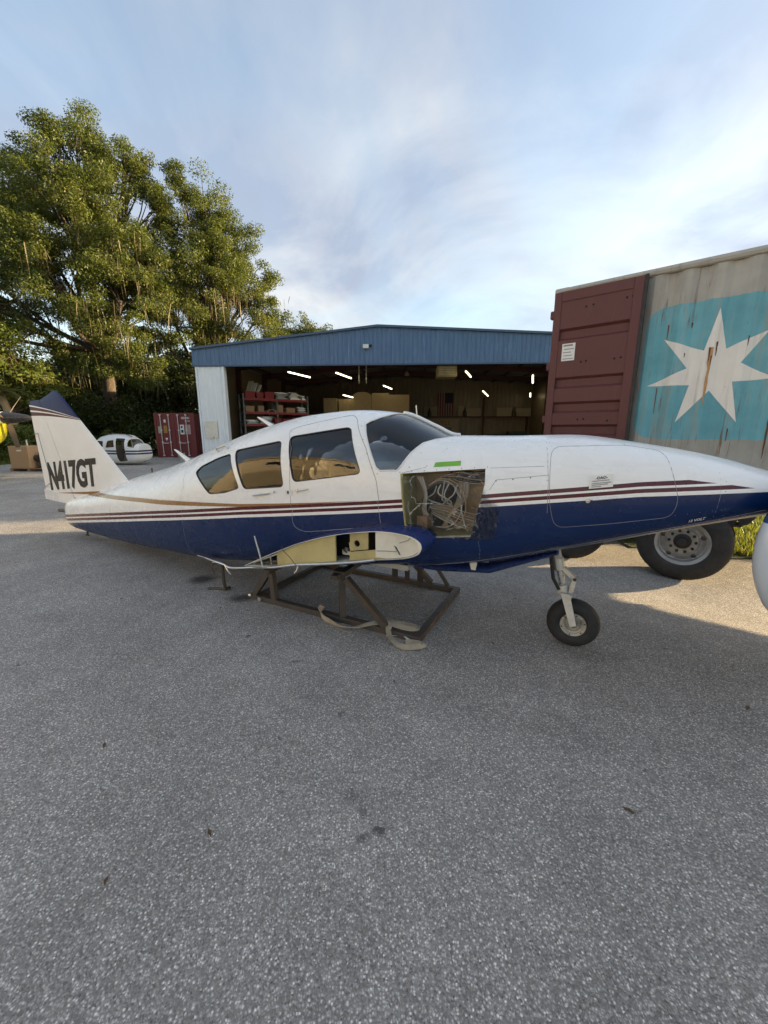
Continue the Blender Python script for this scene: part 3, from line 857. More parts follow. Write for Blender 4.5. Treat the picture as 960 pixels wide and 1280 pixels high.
mobj('back_panel', boolean(plate, hole, 'DIFFERENCE'), bay, BROWN, 30)
MB().lathe([(.15, 0), (.15, -.018), (.165, -.018), (.165, 0)], 'Y', (-.93, BY - .001, 1.06), 28).build('hole_ring', STEEL, bay, 40)
MB().box(-1.10, -.76, -.12, -.11, .88, 1.25).build('dark_backing', DARKV, bay)  # flat near-black plate behind the round hole
MB().box(-.80, -.62, BY - .06, BY - .045, 1.09, 1.27).build('board', BROWN, bay)
KRAFT = pm('kraft_cardboard', (0.40, 0.26, 0.15), 0.85, 0, 0.12, 10)
cb = MB().box(-1.075, -.995, BY - .16, BY - .05, .905, 1.0).build('cardboard_pad', KRAFT, bay)
# frame lip round the opening
hull_line(BAY[0:1] + BAY[-1:] , -.002, .010, 'frame_lip', GREENP, bay, closed=False)
hull_line([BAY[-1], BAY[-2], BAY[-3]], -.002, .007, 'frame_lip', CREAM, bay, closed=False)
WIRE = [pm('wire_white', (0.75, 0.70, 0.60), 0.5), pm('wire_tan', (0.55, 0.42, 0.26), 0.55), pm('wire_dark', (0.05, 0.045, 0.04), 0.5), pm('wire_grey', (0.5, 0.5, 0.47), 0.45)]
def spline(p, n=10):
    p = [Vector(q) for q in p]; out = []
    for i in range(len(p) - 1):
        a = p[max(i - 1, 0)]; b = p[i]; c = p[i + 1]; d = p[min(i + 2, len(p) - 1)]
        for k in range(n):
            t = k / n
            out.append(0.5 * ((2 * b) + (c - a) * t + (2 * a - 5 * b + 4 * c - d) * t * t + (3 * b - a - 3 * c + d) * t ** 3))
    out.append(p[-1])
    return out
def wire(pts, r, m):
    pts = [(p[0], BY + (p[1] - BY) * .8, p[2]) for p in pts]
    MB().tube(spline(pts, 5), r, 5).build('wire', WIRE[m], bay, 60)
rw = random.Random(5)
for i in range(18):      # fan sweeping to the lower right
    z0 = .915 + i * .007
    wire([(-1.0, BY - .07 - .008 * (i % 3), z0 + .09 - i * .003), (-.88, BY - .10, z0 + .045), (-.76, BY - .09, z0 + .01 + rw.uniform(-.01, .01)), (-.66 + i * .004, BY - .05, z0 - .025 + rw.uniform(-.008, .01))], rw.choice((.002, .003, .0035)), rw.choice((0, 1, 1, 3)))
for i in range(10):      # vertical bundle
    x = -.80 + i * .0075
    wire([(x + .005, BY - .11, 1.27 + rw.uniform(-.015, .02)), (x, BY - .12, 1.15), (x - .03 - i * .004, BY - .11, 1.07), (x - .09 - i * .006, BY - .09, .97), (x - .13, BY - .05, .90)], .003, rw.choice((0, 1, 1, 0)))
for i in range(12):      # bundle to the upper right, partly dark
    z = 1.215 + i * .010
    wire([(-.90 + rw.uniform(-.05, .05), BY - .12, 1.29 - .004 * i), (-.80, BY - .13, z + .045), (-.70, BY - .11, z + .03), (-.625, BY - .07, z + .035 + rw.uniform(-.012, .012))], .004, 2 if i % 3 else 1)
for k in range(1, 3):       # big loops
    c = Vector((-.93 + k * .02, BY - .12 - .02 * k, 1.09)); rr = .135 + k * .012
    wire([(c.x + rr * math.cos(q), c.y, c.z + rr * 1.15 * math.sin(q)) for q in np.linspace(2.6 - k * .3, -2.2 + k * .4, 9)], .004, (0, 0, 1)[k])
for i in range(7):
    x = -1.03 + i * .004
    wire([(-1.09 + i * .006, BY - .15, 1.275), (x, BY - .17 - .004 * i, 1.17), (x - .01, BY - .17, 1.05), (x + rw.uniform(-.02, .02), BY - .13, .97)], .0055, (0, 3, 1)[i % 3])
for i in range(6):
    x = -.95 + i * .03
    wire([(x, BY - .14, 1.25 + rw.uniform(-.04, .02)), (x + rw.uniform(-.05, .05), BY - .18, 1.17), (x + rw.uniform(-.08, .08), BY - .16, 1.12), (x + rw.uniform(-.08, .1), BY - .12, 1.08)], .005, (3, 0)[i % 2])
wire([(-.77, BY - .14, 1.10), (-.75, BY - .17, 1.02), (-.73, BY - .15, .95), (-.72, BY - .1, .90)], .005, 0)
# crinkled clear film over the bay
def film_mat():
    n = NT('clear_film'); n.t.nodes.remove(n.b)
    t = n.n('ShaderNodeBsdfTransparent'); t.inputs[0].default_value = (.93, .93, .93, 1)
    g = n.n('ShaderNodeBsdfGlossy'); g.inputs['Roughness'].default_value = .06
    v = n.co()
    bp = n.n('ShaderNodeBump'); bp.inputs['Strength'].default_value = 1.0; bp.inputs['Distance'].default_value = .05
    hgt = n.noise(n.map(v, (1, 1, .8), rot=(0, .7, 0)), 14, 4, .6, 1.6)
    n.l(hgt, bp.inputs['Height'])
    for k in ('Normal',): n.l(bp.outputs[0], g.inputs[k])
    f = n.n('ShaderNodeFresnel'); f.inputs['IOR'].default_value = 1.40; n.l(bp.outputs[0], f.inputs['Normal'])
    # white creases of the crumpled film, painted in to stand for its glints
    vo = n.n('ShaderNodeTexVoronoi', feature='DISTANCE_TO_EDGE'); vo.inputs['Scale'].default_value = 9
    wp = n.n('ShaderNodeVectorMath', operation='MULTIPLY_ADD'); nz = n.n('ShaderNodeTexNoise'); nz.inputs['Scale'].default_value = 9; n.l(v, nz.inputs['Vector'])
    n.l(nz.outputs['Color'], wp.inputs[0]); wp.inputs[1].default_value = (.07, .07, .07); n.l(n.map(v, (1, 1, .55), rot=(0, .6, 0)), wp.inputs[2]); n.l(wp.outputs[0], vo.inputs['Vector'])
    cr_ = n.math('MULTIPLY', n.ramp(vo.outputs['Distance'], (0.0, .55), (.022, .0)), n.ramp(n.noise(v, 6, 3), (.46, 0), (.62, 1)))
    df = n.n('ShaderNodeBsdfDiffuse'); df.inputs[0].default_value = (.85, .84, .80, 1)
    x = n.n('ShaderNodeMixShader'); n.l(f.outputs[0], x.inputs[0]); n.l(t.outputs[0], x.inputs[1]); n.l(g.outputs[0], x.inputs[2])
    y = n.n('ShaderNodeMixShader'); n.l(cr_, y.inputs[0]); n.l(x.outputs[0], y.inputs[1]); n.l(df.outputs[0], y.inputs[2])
    n.l(y.outputs[0], n.out.inputs[0])
    return n.m
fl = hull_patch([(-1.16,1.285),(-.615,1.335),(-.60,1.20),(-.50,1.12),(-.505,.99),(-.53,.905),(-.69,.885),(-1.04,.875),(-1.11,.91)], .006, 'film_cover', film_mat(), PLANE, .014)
for v in fl.data.vertices:
    p = v.co; q = mnoise.noise(Vector((p.x * 14, p.z * 14, 3.3))) * .010 + mnoise.noise(Vector((p.x * 55, p.z * 38, 1.3))) * .007
    p.y -= abs(q) * 1.6; p.x += mnoise.noise(Vector((p.x * 60, p.z * 60, 7))) * .006; p.z += mnoise.noise(Vector((p.x * 60, p.z * 60, 9))) * .006
fl.data.polygons.foreach_set('use_smooth', [False] * len(fl.data.polygons))
fl['label'] = 'crinkled clear plastic film taped over the open bay'

# cabin interior --------------------------------------------------------------------
LEATH = pm('seat_leather', (0.12, 0.10, 0.08), 0.55, 0, 0.2, 8)
TANL = pm('tan_leather', (0.23, 0.17, 0.10), 0.6, 0, 0.2, 8)
MB().box(-3.3, -1.15, -.50, .50, .56, .60).build('cabin_floor', LINER, PLANE)
for (sx, sy) in ((-1.95, -.27), (-1.95, .27), (-2.70, -.23), (-2.70, .23)):
    M = Matrix.Translation((sx, sy, .60))
    st = MB().box(-.22, .24, -.22, .22, .16, .30, M, .04).build('seat', LEATH, PLANE, 50)
    MB().box(-.08, .05, -.20, .20, 0, .46, Matrix.Translation((sx - .20, sy, .84)) @ Matrix.Rotation(-.22, 4, 'Y'), .04).build('seat_back', LEATH, st, 50)
    MB().box(-.18, .18, -.18, .18, 0, .17, M).build('seat_base', STEEL, st)
gs = MB().prism([(-1.32, 1.30), (-1.20, 1.36), (-1.19, .9), (-1.25, .9), (-1.27, 1.26)], -.46, .46).build('instrument_panel', BLACK, PLANE)
for sy in (-.27, .27):
    yk = MB().tube([(-1.2, sy, 1.18), (-1.42, sy, 1.18)], .012, 8)
    yk.tube([(-1.44, sy - .13, 1.27), (-1.43, sy - .13, 1.18), (-1.42, sy - .05, 1.16), (-1.42, sy + .05, 1.16), (-1.43, sy + .13, 1.18), (-1.44, sy + .13, 1.27)], .014, 8)
    yk.build('control_yoke', BLACK, PLANE, 50)
MB().prism([(-3.6, .5), (-3.45, .5), (-3.45, 1.22), (-3.6, 1.16)], -.36, .36).build('rear_bulkhead', TANL, PLANE)
PAPW = PAPER
MB().box(-1.58, -1.52, -.46, -.42, 1.22, 1.38).build('sun_visor', pm('pale_green_plastic', (.35, .5, .4), .5), PLANE)

# wing root stub --------------------------------------------------------------------
UP = [(-2.516,.480),(-2.281,.595),(-1.983,.731),(-1.714,.829),(-1.437,.900),(-1.187,.936),(-1.012,.931),(-.934,.898),(-.916,.858)]
LO = [(-.943,.811),(-1.039,.769),(-1.248,.725),(-1.442,.682),(-1.8,.605),(-2.202,.512)]
UP = [(p.x, p.y) for p in spline([(a, b, 0) for a, b in UP], 4)]; LO = [(p.x, p.y) for p in spline([(a, b, 0) for a, b in UP[-1:] + LO], 4)][1:]; NU = len(UP)
AF = UP + LO
def af_scale(k, dz=0, dx=0):
    cx, cz = -1.6, .74
    return [(cx + (s - cx) * k + dx, cz + (z - cz) * k + dz) for s, z in AF]
SKIN = pm('wing_fillet_paint', (0.012, 0.03, 0.13), 0.3, 0, 0.15, 4, dirt=(0.2, 0.2, 0.2), dirt_amt=.2)
stub = empty('wing_stub'); stub.parent = PLANE; stub['label'] = 'cut-off wing root with its cream rib exposed'
rings = [(-.57, af_scale(1.03)), (-.70, af_scale(1.015)), (-.815, AF)]
inner = [(-.818, af_scale(.975)), (-.60, af_scale(.975))]
vs = []; fs = []; m = len(AF)
for y, pl in rings + inner:
    for i, (s, z) in enumerate(pl):
        jag = (mnoise.noise(Vector((s * 9, z * 9, 0))) * .018 if y in (-.815, -.818) else 0)
        vs.append((s, y + jag, z))
for i in range(4):
    for k in range(m): fs.append((i * m + k, i * m + (k + 1) % m, (i + 1) * m + (k + 1) % m, (i + 1) * m + k))
o = MB().add(vs, fs).build('skin', [SKIN, CREAM], stub, 35)
for p in o.data.polygons:
    if p.index >= 2 * m: p.material_index = 1
def afz(s, upper, k=.975):
    pl = af_scale(k)
    pts = sorted(pl[:NU]) if upper else sorted(pl[NU - 1:] + pl[0:1])
    return float(np.interp(s, [p[0] for p in pts], [p[1] for p in pts]))
def rib_plate(s0, s1, name, mat, y=-.80, lo=None, hi=None, n=8, th=.012, parent=stub):
    xs = np.linspace(s0, s1, n)
    a = [(x, (hi(x) if hi else afz(x, True) - .004)) for x in xs]
    b = [(x, (lo(x) if lo else afz(x, False) + .004)) for x in reversed(xs)]
    return MB().prism(a + b, y, y + th).mesh(name)
mobj('rib_panel', rib_plate(-2.17, -1.60, 'rib', PRIMER, -.79), stub, PRIMER)
rp = rib_plate(-1.478, -1.33, 'rib', CREAM, -.785, lo=lambda s: .752 + (s + 1.478) * .22)
mobj('rib_panel', boolean(rp, MB().lathe([(.024, -.1), (.024, .1)], 'Y', (-1.42, -.785, .815), 20).mesh('h'), 'DIFFERENCE'), stub, PRIMER)
mobj('rib_panel', rib_plate(-1.478, -1.20, 'rib', PRIMER, -.792, hi=lambda s: .745 + (s + 1.478) * .22), stub, PRIMER)
lead = rib_plate(-1.262, -.942, 'rib', CREAM, -.80, n=14, lo=lambda s: max(afz(s, False) + .004, .745 if s < -1.2 else 0))
slit = MB().prism([(-1.125, .845), (-1.105, .84), (-1.07, .785), (-1.085, .785)], -.9, -.7).mesh('sl')
mobj('leading_edge_plate', boolean(lead, slit, 'DIFFERENCE'), stub, CREAM)
MB().tube([(-1.25, -.803, .79), (-1.18, -.803, .80), (-1.10, -.803, .807)], .0025, 5).build('crack', SEAM, stub)
MB().tube([(-1.08, -.803, .87), (-1.02, -.803, .895), (-1.0, -.803, .92)], .002, 5).build('crack', SEAM, stub)
MB().prism([(-2.5, .49), (-.98, .80), (-1.0, .90), (-1.4, .87), (-1.9, .73), (-2.4, .53)], -.64, -.63).build('spar_web', DARKV, stub)
MB().bar((-2.46, -.775, .50), (-2.16, -.775, .63), .012, .012).build('stringer', CREAM, stub)
MB().bar((-2.42, -.78, .50), (-2.18, -.78, .565), .012, .012).build('stringer', STEEL, stub)
MB().bar((-2.24, -.78, .53), (-2.25, -.78, .60), .012, .012).build('stringer', ALU, stub)
for i in range(4):
    MB().tube([(-1.57 + .02 * i, -.70, .70 + .01 * i), (-1.55 + .02 * i, -.76, .74 + .02 * (i % 2)), (-1.52, -.72, .70 + .03 * i)], .006, 6).build('hose', WIRE[i % 2 and 3 or 2], stub, 60)
MB().box(-1.575, -1.50, -.74, -.68, .70, .735).build('fitting', ALU, stub)
# belly items -----------------------------------------------------------------------
MB().tube([(-1.35, -.18, .50), (-1.0, -.2, .535), (-.6, -.2, .58), (-.15, -.18, .76)], [.05, .085, .08, .03], 14, flat=.45).build('belly_fairing', SKIN, PLANE, 50)
MB().add([(-.735, -.36, .70), (-.655, -.36, .715), (-.675, -.36, .60), (-.705, -.36, .60), (-.735, -.345, .70), (-.655, -.345, .715), (-.675, -.345, .60), (-.705, -.345, .60)],
         [(0, 1, 2, 3), (7, 6, 5, 4), (0, 4, 5, 1), (1, 5, 6, 2), (2, 6, 7, 3), (3, 7, 4, 0)]).build('belly_antenna', CREAM, PLANE)
# nose gear ----------------------------------------------------------------------------
gear = empty('nose_gear'); gear.parent = PLANE
CHROME = pm('oleo_chrome', (0.75, 0.74, 0.70), 0.2, 0.9, 0.1, 10, dirt=(.3, .27, .2))
GEARW = pm('gear_white_paint', (0.62, 0.60, 0.54), 0.45, 0, 0.12, 10, 0.1, dirt=(.2, .17, .12), dirt_amt=.6, dscale=9)
MB().tube([(-.20, 0, .86), (-.135, 0, .60)], .034, 14).build('oleo_cylinder', GEARW, gear, 50)
MB().tube([(-.135, 0, .61), (-.088, 0, .41)], .024, 14).build('oleo_piston', CHROME, gear, 50)
MB().tube([(-.152, 0, .67), (-.130, 0, .585)], .043, 14).build('collar', ALU, gear, 50)
MB().tube([(-.105, -.012, .47), (-.088, -.012, .40)], .036, 14).build('collar', GEARW, gear, 50)
MB().tube([(-.20, -.05, .80), (-.19, -.05, .66), (-.165, -.05, .52), (-.120, -.045, .44)], .013, 8).build('hydraulic_line', BLACK, gear, 50)
# torque links ahead of the leg
for (a, b) in (((-.105, .60), (-.022, .53)), ((-.022, .53), (-.045, .40))):
    MB().bar((a[0], -.02, a[1]), (b[0], -.02, b[1]), .022, .03).bar((a[0], .02, a[1]), (b[0], .02, b[1]), .022, .03).build('torque_link', GEARW, gear)
MB().tube([(-.022, -.04, .53), (-.022, .04, .53)], .012, 10).build('link_bolt', STEEL, gear, 50)
MB().bar((-.09, 0, .405), (-.03, 0, .405), .16, .03).build('fork_crown', GEARW, gear)
for y in (-.078, .078):
    MB().add([(-.105, y - .011, .43), (-.045, y - .011, .43), (.02, y - .011, .195), (-.022, y - .011, .18), (-.105, y + .011, .43), (-.045, y + .011, .43), (.02, y + .011, .195), (-.022, y + .011, .18)],
             [(0, 1, 2, 3), (7, 6, 5, 4), (0, 4, 5, 1), (1, 5, 6, 2), (2, 6, 7, 3), (3, 7, 4, 0)]).build('fork', GEARW, gear)
wheel = empty('wheel', (-.005, 0, .208)); wheel.parent = gear
TP = [(.098, -.050), (.108, -.062), (.135, -.072), (.170, -.070), (.193, -.055), (.205, -.032), (.2085, -.012), (.2085, .012), (.205, .032), (.193, .055), (.170, .070), (.135, .072), (.108, .062), (.098, .050)]
MB().lathe(TP, 'Y', n=48, caps=False).build('tyre', RUBBER, wheel, 40)
RIMP = pm('wheel_rim_dirty', (0.50, 0.47, 0.40), 0.5, 0.4, 0.15, 20, 0.1, dirt=(.08, .06, .045), dirt_amt=.8, dscale=12)
MB().lathe([(.0, -.030), (.030, -.030), (.032, -.045), (.040, -.045), (.042, -.028), (.062, -.026), (.066, -.046), (.076, -.048), (.079, -.060), (.100, -.063), (.103, -.055), (.098, -.045), (.090, .0), (.098, .045), (.103, .055), (.100, .063), (.079, .06), (.07, .03), (.0, .03)], 'Y', n=40).build('rim', RIMP, wheel, 35)
MB().lathe([(0, -.075), (.014, -.075), (.020, -.070), (.020, -.03)], 'Y', n=12).build('axle_nut', STEEL, wheel, 30)
for k in range(6):
    q = k * math.pi / 3 + .3
    MB().lathe([(0, -.068), (.006, -.068), (.006, -.055)], 'Y', (.089 * math.cos(q), 0, .089 * math.sin(q)), 8).build('bolt', STEEL, wheel, 30)
wheel.rotation_euler = (0, 0, R(4)); wheel.scale = (.88, .88, .88); wheel.location.z = .183
# gear doors, hanging
MB().prism([(-.62, .60), (-.14, .745), (-.14, .775), (-.62, .66)], -.17, -.160).build('gear_door', SKIN, PLANE)

# ------------------------------------------------------------------ the steel frame below
STAND = empty('support_frame', PLANE.location, PLANE.rotation_euler.z, 'welded dark steel tube cradle under the aircraft belly', 'stand')
def sbar(name, a, b, w=.05, h=.05): return MB().bar(a, b, w, h).build(name, STEEL, STAND)
sbar('rail', (-2.79, -.50, .026), (-1.03, -.50, .026)); sbar('rail', (-2.79, .53, .026), (-1.03, .53, .026))
sbar('cross_bar', (-1.055, -.474, .027), (-1.055, .504, .027)); sbar('cross_bar', (-2.72, -.474, .027), (-2.72, .504, .027))
for y, yb in ((-.50, 1), (.53, -1)):
    sbar('upright', (-1.745, y, .052), (-1.745, y, .425)); sbar('brace', (-1.70, y, .40), (-1.33, y, .055))
    sbar('upright', (-2.50, y, .052), (-2.52, y, .315)); sbar('brace', (-2.56, y, .30), (-2.75, y, .055))
sbar('saddle', (-1.745, -.62, .44), (-1.745, .62, .44), .06, .035); sbar('saddle', (-2.53, -.56, .335), (-2.53, .56, .335), .06, .035)
sbar('upright', (-1.45, .53, .052), (-1.45, .53, .47)); sbar('brace', (-1.43, .53, .46), (-1.15, .53, .055), .03, .03)
sbar('upright', (-1.60, .53, .052), (-1.60, .53, .45), .04, .04)
MB().box(-1.80, -1.69, -.55, -.45, .425, .47).build('head_plate', STEEL, STAND)
MB().tube([(-2.80, -.5, .026), (-2.83, -.5, .026)], .018, 8).build('end_bolt', ALU, STAND)
MB().tube([(-2.66, -.53, .03), (-2.66, -.545, .03)], .02, 8).build('end_bolt', ALU, STAND)
# small prop foot carrying the bent tube
PROP = empty('prop_foot', PLANE.location, PLANE.rotation_euler.z, 'small dark steel prop with bent foot beside the oval oil stain', 'prop')
MB().tube([(-3.35, -.56, .012), (-3.28, -.52, .013), (-3.16, -.50, .02)], .013, 8, flat=.8).build('foot', STEEL, PROP, 50)
MB().tube([(-3.17, -.44, .012), (-3.16, -.50, .02), (-3.15, -.52, .10), (-3.13, -.54, .30)], .016, 8).build('post', STEEL, PROP, 50)
MB().tube([(-3.22, -.56, .32), (-3.13, -.56, .335), (-3.05, -.58, .33)], .02, 8, flat=.6).build('clamp', ALU, PROP, 50)
MB().tube(spline([(-3.20, -.58, .31), (-3.24, -.58, .26), (-3.20, -.585, .20)], 4), .010, 6).build('hook', STEEL, PROP, 50)
# bent aluminium tube lying along the wing root
BT = empty('bent_tube', PLANE.location, PLANE.rotation_euler.z, 'torn and bent aluminium strip hanging under the wing root', 'metal strip')
MB().tube(spline([(-3.402, -.60, .372), (-3.30, -.60, .366), (-3.18, -.60, .352), (-3.005, -.62, .348), (-2.853, -.66, .352), (-2.453, -.76, .456), (-2.20, -.81, .515), (-1.944, -.832, .585), (-1.70, -.835, .632), (-1.429, -.838, .690), (-1.25, -.835, .735)], 5),
          [.004] * 6 + [.008] * 6 + [.013] * 39, 8, flat=.8).build('strip', ALU, BT, 50)
MB().tube([(-2.392, -.80, .751), (-2.35, -.802, .62), (-2.318, -.80, .488)], [.006, .008, .009], 7).build('upright_strip', ALU, BT, 50)
MB().tube(spline([(-2.98, -.63, .35), (-2.93, -.645, .31), (-2.90, -.64, .27)], 4), [.009] * 8 + [.004], 7).build('curled_end', ALU, BT, 50)
MB().tube([(-2.06, -.85, .70), (-1.98, -.85, .64), (-1.93, -.85, .59)], .003, 5).build('wire_end', STEEL, BT)
MB().tube(spline([(-1.92, -.83, .59), (-1.93, -.84, .545), (-1.955, -.84, .52)], 4), .007, 6).build('curled_end', ALU, BT, 50)

# webbing strap on the ground --------------------------------------------------------------
STRAPM = pm('tow_strap_webbing', (0.42, 0.36, 0.26), 0.9, 0, 0.2, 30, 0.4, 140, dirt=(.12, .10, .08), dirt_amt=.5, dscale=8)
def ribbon(mb, pts, w, th=.004, tw=None):
    pts = spline(pts, 6); n = len(pts); vs = []; fs = []
    for i, p in enumerate(pts):
        t = (pts[min(i + 1, n - 1)] - pts[max(i - 1, 0)]).normalized()
        u = t.cross(Vector((0, 0, 1)))
        if u.length < 1e-3: u = Vector((0, 1, 0))
        u.normalize(); v = u.cross(t)
        a = (tw(i / (n - 1)) if tw else 0)
        uu = u * math.cos(a) + v * math.sin(a); nn = u * -math.sin(a) + v * math.cos(a)
        vs += [p - uu * w / 2 - nn * th / 2, p + uu * w / 2 - nn * th / 2, p + uu * w / 2 + nn * th / 2, p - uu * w / 2 + nn * th / 2]
    for i in range(n - 1):
        for k in range(4): fs.append((i * 4 + k, i * 4 + (k + 1) % 4, i * 4 + 4 + (k + 1) % 4, i * 4 + 4 + k))
    fs += [(0, 1, 2, 3), tuple(range(4 * n - 1, 4 * n - 5, -1))]
    return mb.add(vs, fs)
sb = MB()
ribbon(sb, [(-1.97, -.48, .09), (-1.96, -.53, .065), (-1.90, -.56, .03), (-1.82, -.58, .025), (-1.68, -.62, .03), (-1.56, -.60, .045), (-1.45, -.52, .066), (-1.36, -.46, .068), (-1.30, -.43, .07), (-1.22, -.40, .062), (-1.14, -.38, .055), (-1.10, -.42, .058), (-1.16, -.46, .064), (-1.25, -.47, .072), (-1.31, -.47, .075)], .048, tw=lambda t: 1.25 * math.exp(-((t - .16) / .16) ** 2) + .5 * math.sin(t * 9) * .6)
ribbon(sb, [(-1.31, -.46, .080), (-1.30, -.52, .06), (-1.26, -.58, .035), (-1.18, -.63, .02), (-1.10, -.645, .018), (-1.01, -.60, .025), (-.98, -.56, .03), (-1.04, -.555, .024), (-1.12, -.59, .028)], .048, tw=lambda t: .5 * math.sin(t * 7 + .5))
st_ = sb.build('tow_strap', STRAPM, None, 50)
st_.location = PLANE.location; st_.rotation_euler = PLANE.rotation_euler
props(st_, 'frayed tan webbing strap draped over the near rail of the steel frame', 'strap')
SCRAP = empty('paper_scrap', PLANE.location, PLANE.rotation_euler.z, 'torn scraps of white paper under the strap', 'litter')
MB().add([(-1.30, -.56, .008), (-1.22, -.53, .02), (-1.24, -.50, .012), (-1.31, -.54, .005)], [(0, 1, 2, 3)]).build('scrap', PAPER, SCRAP)
MB().add([(-1.16, -.535, .03), (-1.10, -.545, .012), (-1.09, -.50, .015), (-1.15, -.49, .035)], [(0, 1, 2, 3)]).build('scrap', PAPER, SCRAP)

# ------------------------------------------------------------------ star container on its trailer
CB, CT, CL, CW = .85, 3.43, 12.19, 2.44
CONT = empty('shipping_container', (CO.x, CO.y, 0), CONT_RZ, 'weathered grey shipping container with white seven-pointed star on a blue square, red door swung open', 'container')
def cont_paint():
    n = NT('container_side_paint'); v = n.co(); X, Y, Z = n.sep(v)[:3]
    edge = n.math('MULTIPLY', n.math('SUBTRACT', n.noise(v, 7, 4), .5), .05)
    # rounded blue square
    qx = n.math('MAXIMUM', n.math('SUBTRACT', n.math('ABSOLUTE', n.math('SUBTRACT', X, 1.775)), .49), 0)
    qz = n.math('MAXIMUM', n.math('SUBTRACT', n.math('ABSOLUTE', n.math('SUBTRACT', Z, 2.25)), .555), 0)
    dd = n.math('SQRT', n.math('ADD', n.math('POWER', qx, 2.0), n.math('POWER', qz, 2.0)))
    inb = n.math('LESS_THAN', n.math('ADD', dd, edge), .20)
    stv = n.map(v, (7, 7, .55))
    streak = n.noise(stv, 2.0, 5, .6)
    grey = n.mix(n.ramp(n.noise(v, 2.5, 5), (.35, 0), (.7, 1)), (.42, .41, .37), (.30, .29, .255))
    blue = n.mix(n.ramp(n.noise(v, 3, 5), (.35, 0), (.7, 1)), (.145, .40, .47), (.10, .31, .375))
    blue = n.mix(n.ramp(streak, (.5, 0), (.72, .5)), blue, (.30, .42, .42))
    c = n.mix(inb, grey, blue)
    c = n.mix(n.ramp(streak, (.55, 0), (.78, .55)), c, (.24, .17, .10))
    rust = n.math('MULTIPLY', n.ramp(n.noise(n.map(v, (16, 16, .9), (2, 0, 4)), 2.2, 4, .6), (.56, 0), (.68, 1)), n.ramp(n.noise(v, 1.8, 4), (.48, 0), (.60, .85)))
    c = n.mix(rust, c, (.17, .075, .03))
    spots = n.ramp(n.noise(v, 26, 3, .6), (.72, 0), (.75, .9))
    spots = n.math('MULTIPLY', spots, n.ramp(n.noise(v, 2.2, 3), (.5, 0), (.62, 1)))
    c = n.mix(spots, c, (.07, .03, .015))
    n.set(Base_Color=c, Roughness=.62)
    n.bump(n.noise(v, 6, 4), .18, .03)
    return n.m
CP = cont_paint()
def rusty(name, col, amt=.6, rust=(.16, .075, .035)):
    n = NT(name); v = n.co()
    c = n.mix(n.noise(v, 3, 5), tuple(x * .85 for x in col), tuple(x * 1.12 for x in col))
    s = n.noise(n.map(v, (9, 9, .7)), 2.0, 5, .6)
    c = n.mix(n.ramp(s, (.56, 0), (.75, amt)), c, rust)
    c = n.mix(n.math('MULTIPLY', n.ramp(n.noise(v, 20, 4, .65), (.66, 0), (.72, .85)), n.ramp(n.noise(v, 2.2, 2), (.45, 0), (.6, 1))), c, (.06, .028, .016))
    n.set(Base_Color=c, Roughness=.6); n.bump(n.noise(v, 9, 4), .15, .02)
    return n.m
CRAIL = rusty('container_rail_paint', (.40, .385, .34))
CRED = rusty('container_red_door', (.108, .033, .031), .25)
STARW = rusty('star_white_paint', (.76, .74, .69), .45, (.33, .19, .09))
PIT = .278
def corr(x):
    t = (x % PIT) / PIT
    if t < .26: return 0.0
    if t < .5: return .036 * (t - .26) / .24
    if t < .76: return .036
    return .036 * (1 - (t - .76) / .24)
def folds(x0, x1):
    out = [x0]
    k = math.floor(x0 / PIT)
    while k * PIT < x1:
        for t in (0, .26, .5, .76):
            x = (k + t) * PIT
            if x0 + 1e-4 < x < x1 - 1e-4: out.append(x)
        k += 1
    return out + [x1]
def corr_sheet(x0, x1, y, z0, z1, sgn=1):
    fx_ = folds(x0, x1); vs = []; n = len(fx_)
    for z in (z0, z1): vs += [(x, y + sgn * corr(x), z) for x in fx_]
    fs = [(i, i + 1, n + i + 1, n + i) for i in range(n - 1)]
    return MB().add(vs, fs)
corr_sheet(.16, CL - .12, .012, CB + .15, CT - .075).build('side_panel', CP, CONT)
corr_sheet(.16, CL - .12, CW - .012, CB + .15, CT - .075, -1).build('side_panel', CP, CONT)
MB().box(.0, CL, -.004, .07, CB, CB + .155).build('bottom_rail', CRAIL, CONT); MB().box(.0, CL, CW - .07, CW + .004, CB, CB + .155).build('bottom_rail', CRAIL, CONT)
MB().tube([(.05, .022, CT - .035), (CL - .05, .022, CT - .035)], .042, 8).build('top_rail', CRAIL, CONT, 30); MB().tube([(.05, CW - .022, CT - .035), (CL - .05, CW - .022, CT - .035)], .042, 8).build('top_rail', CRAIL, CONT, 30)
MB().box(.03, CL - .03, .03, CW - .03, CT - .045, CT - .02).build('roof_sheet', CRAIL, CONT)
MB().box(.03, CL - .03, .08, CW - .08, CB + .10, CB + .14).build('floor', pm('container_floor', (.16, .11, .07), .8), CONT)
corr_end = MB()
for k in range(9):
    y0 = .12 + k * .25
    corr_end.box(CL - .06, CL - .03 + (.025 if k % 2 else 0), y0, y0 + .25, CB + .1, CT - .06)
corr_end.build('end_wall', CRAIL, CONT)
for x0 in (0, CL - .16):
    for y0 in (-.006, CW - .15):
        MB().box(x0, x0 + .16, y0, y0 + .156, CB + .12, CT - .12).build('corner_post', CRAIL, CONT)
        for z0 in (CB - .004, CT - .118):
            MB().box(x0 - .004, x0 + .174, y0 - .006, y0 + .16, z0, z0 + .122, None, .012).build('corner_casting', CRAIL, CONT)
MB().box(.02, .1, .15, CW - .15, CT - .15, CT - .05).build('door_header', CRAIL, CONT); MB().box(.02, .1, .15, CW - .15, CB, CB + .14).build('door_sill', CRAIL, CONT)
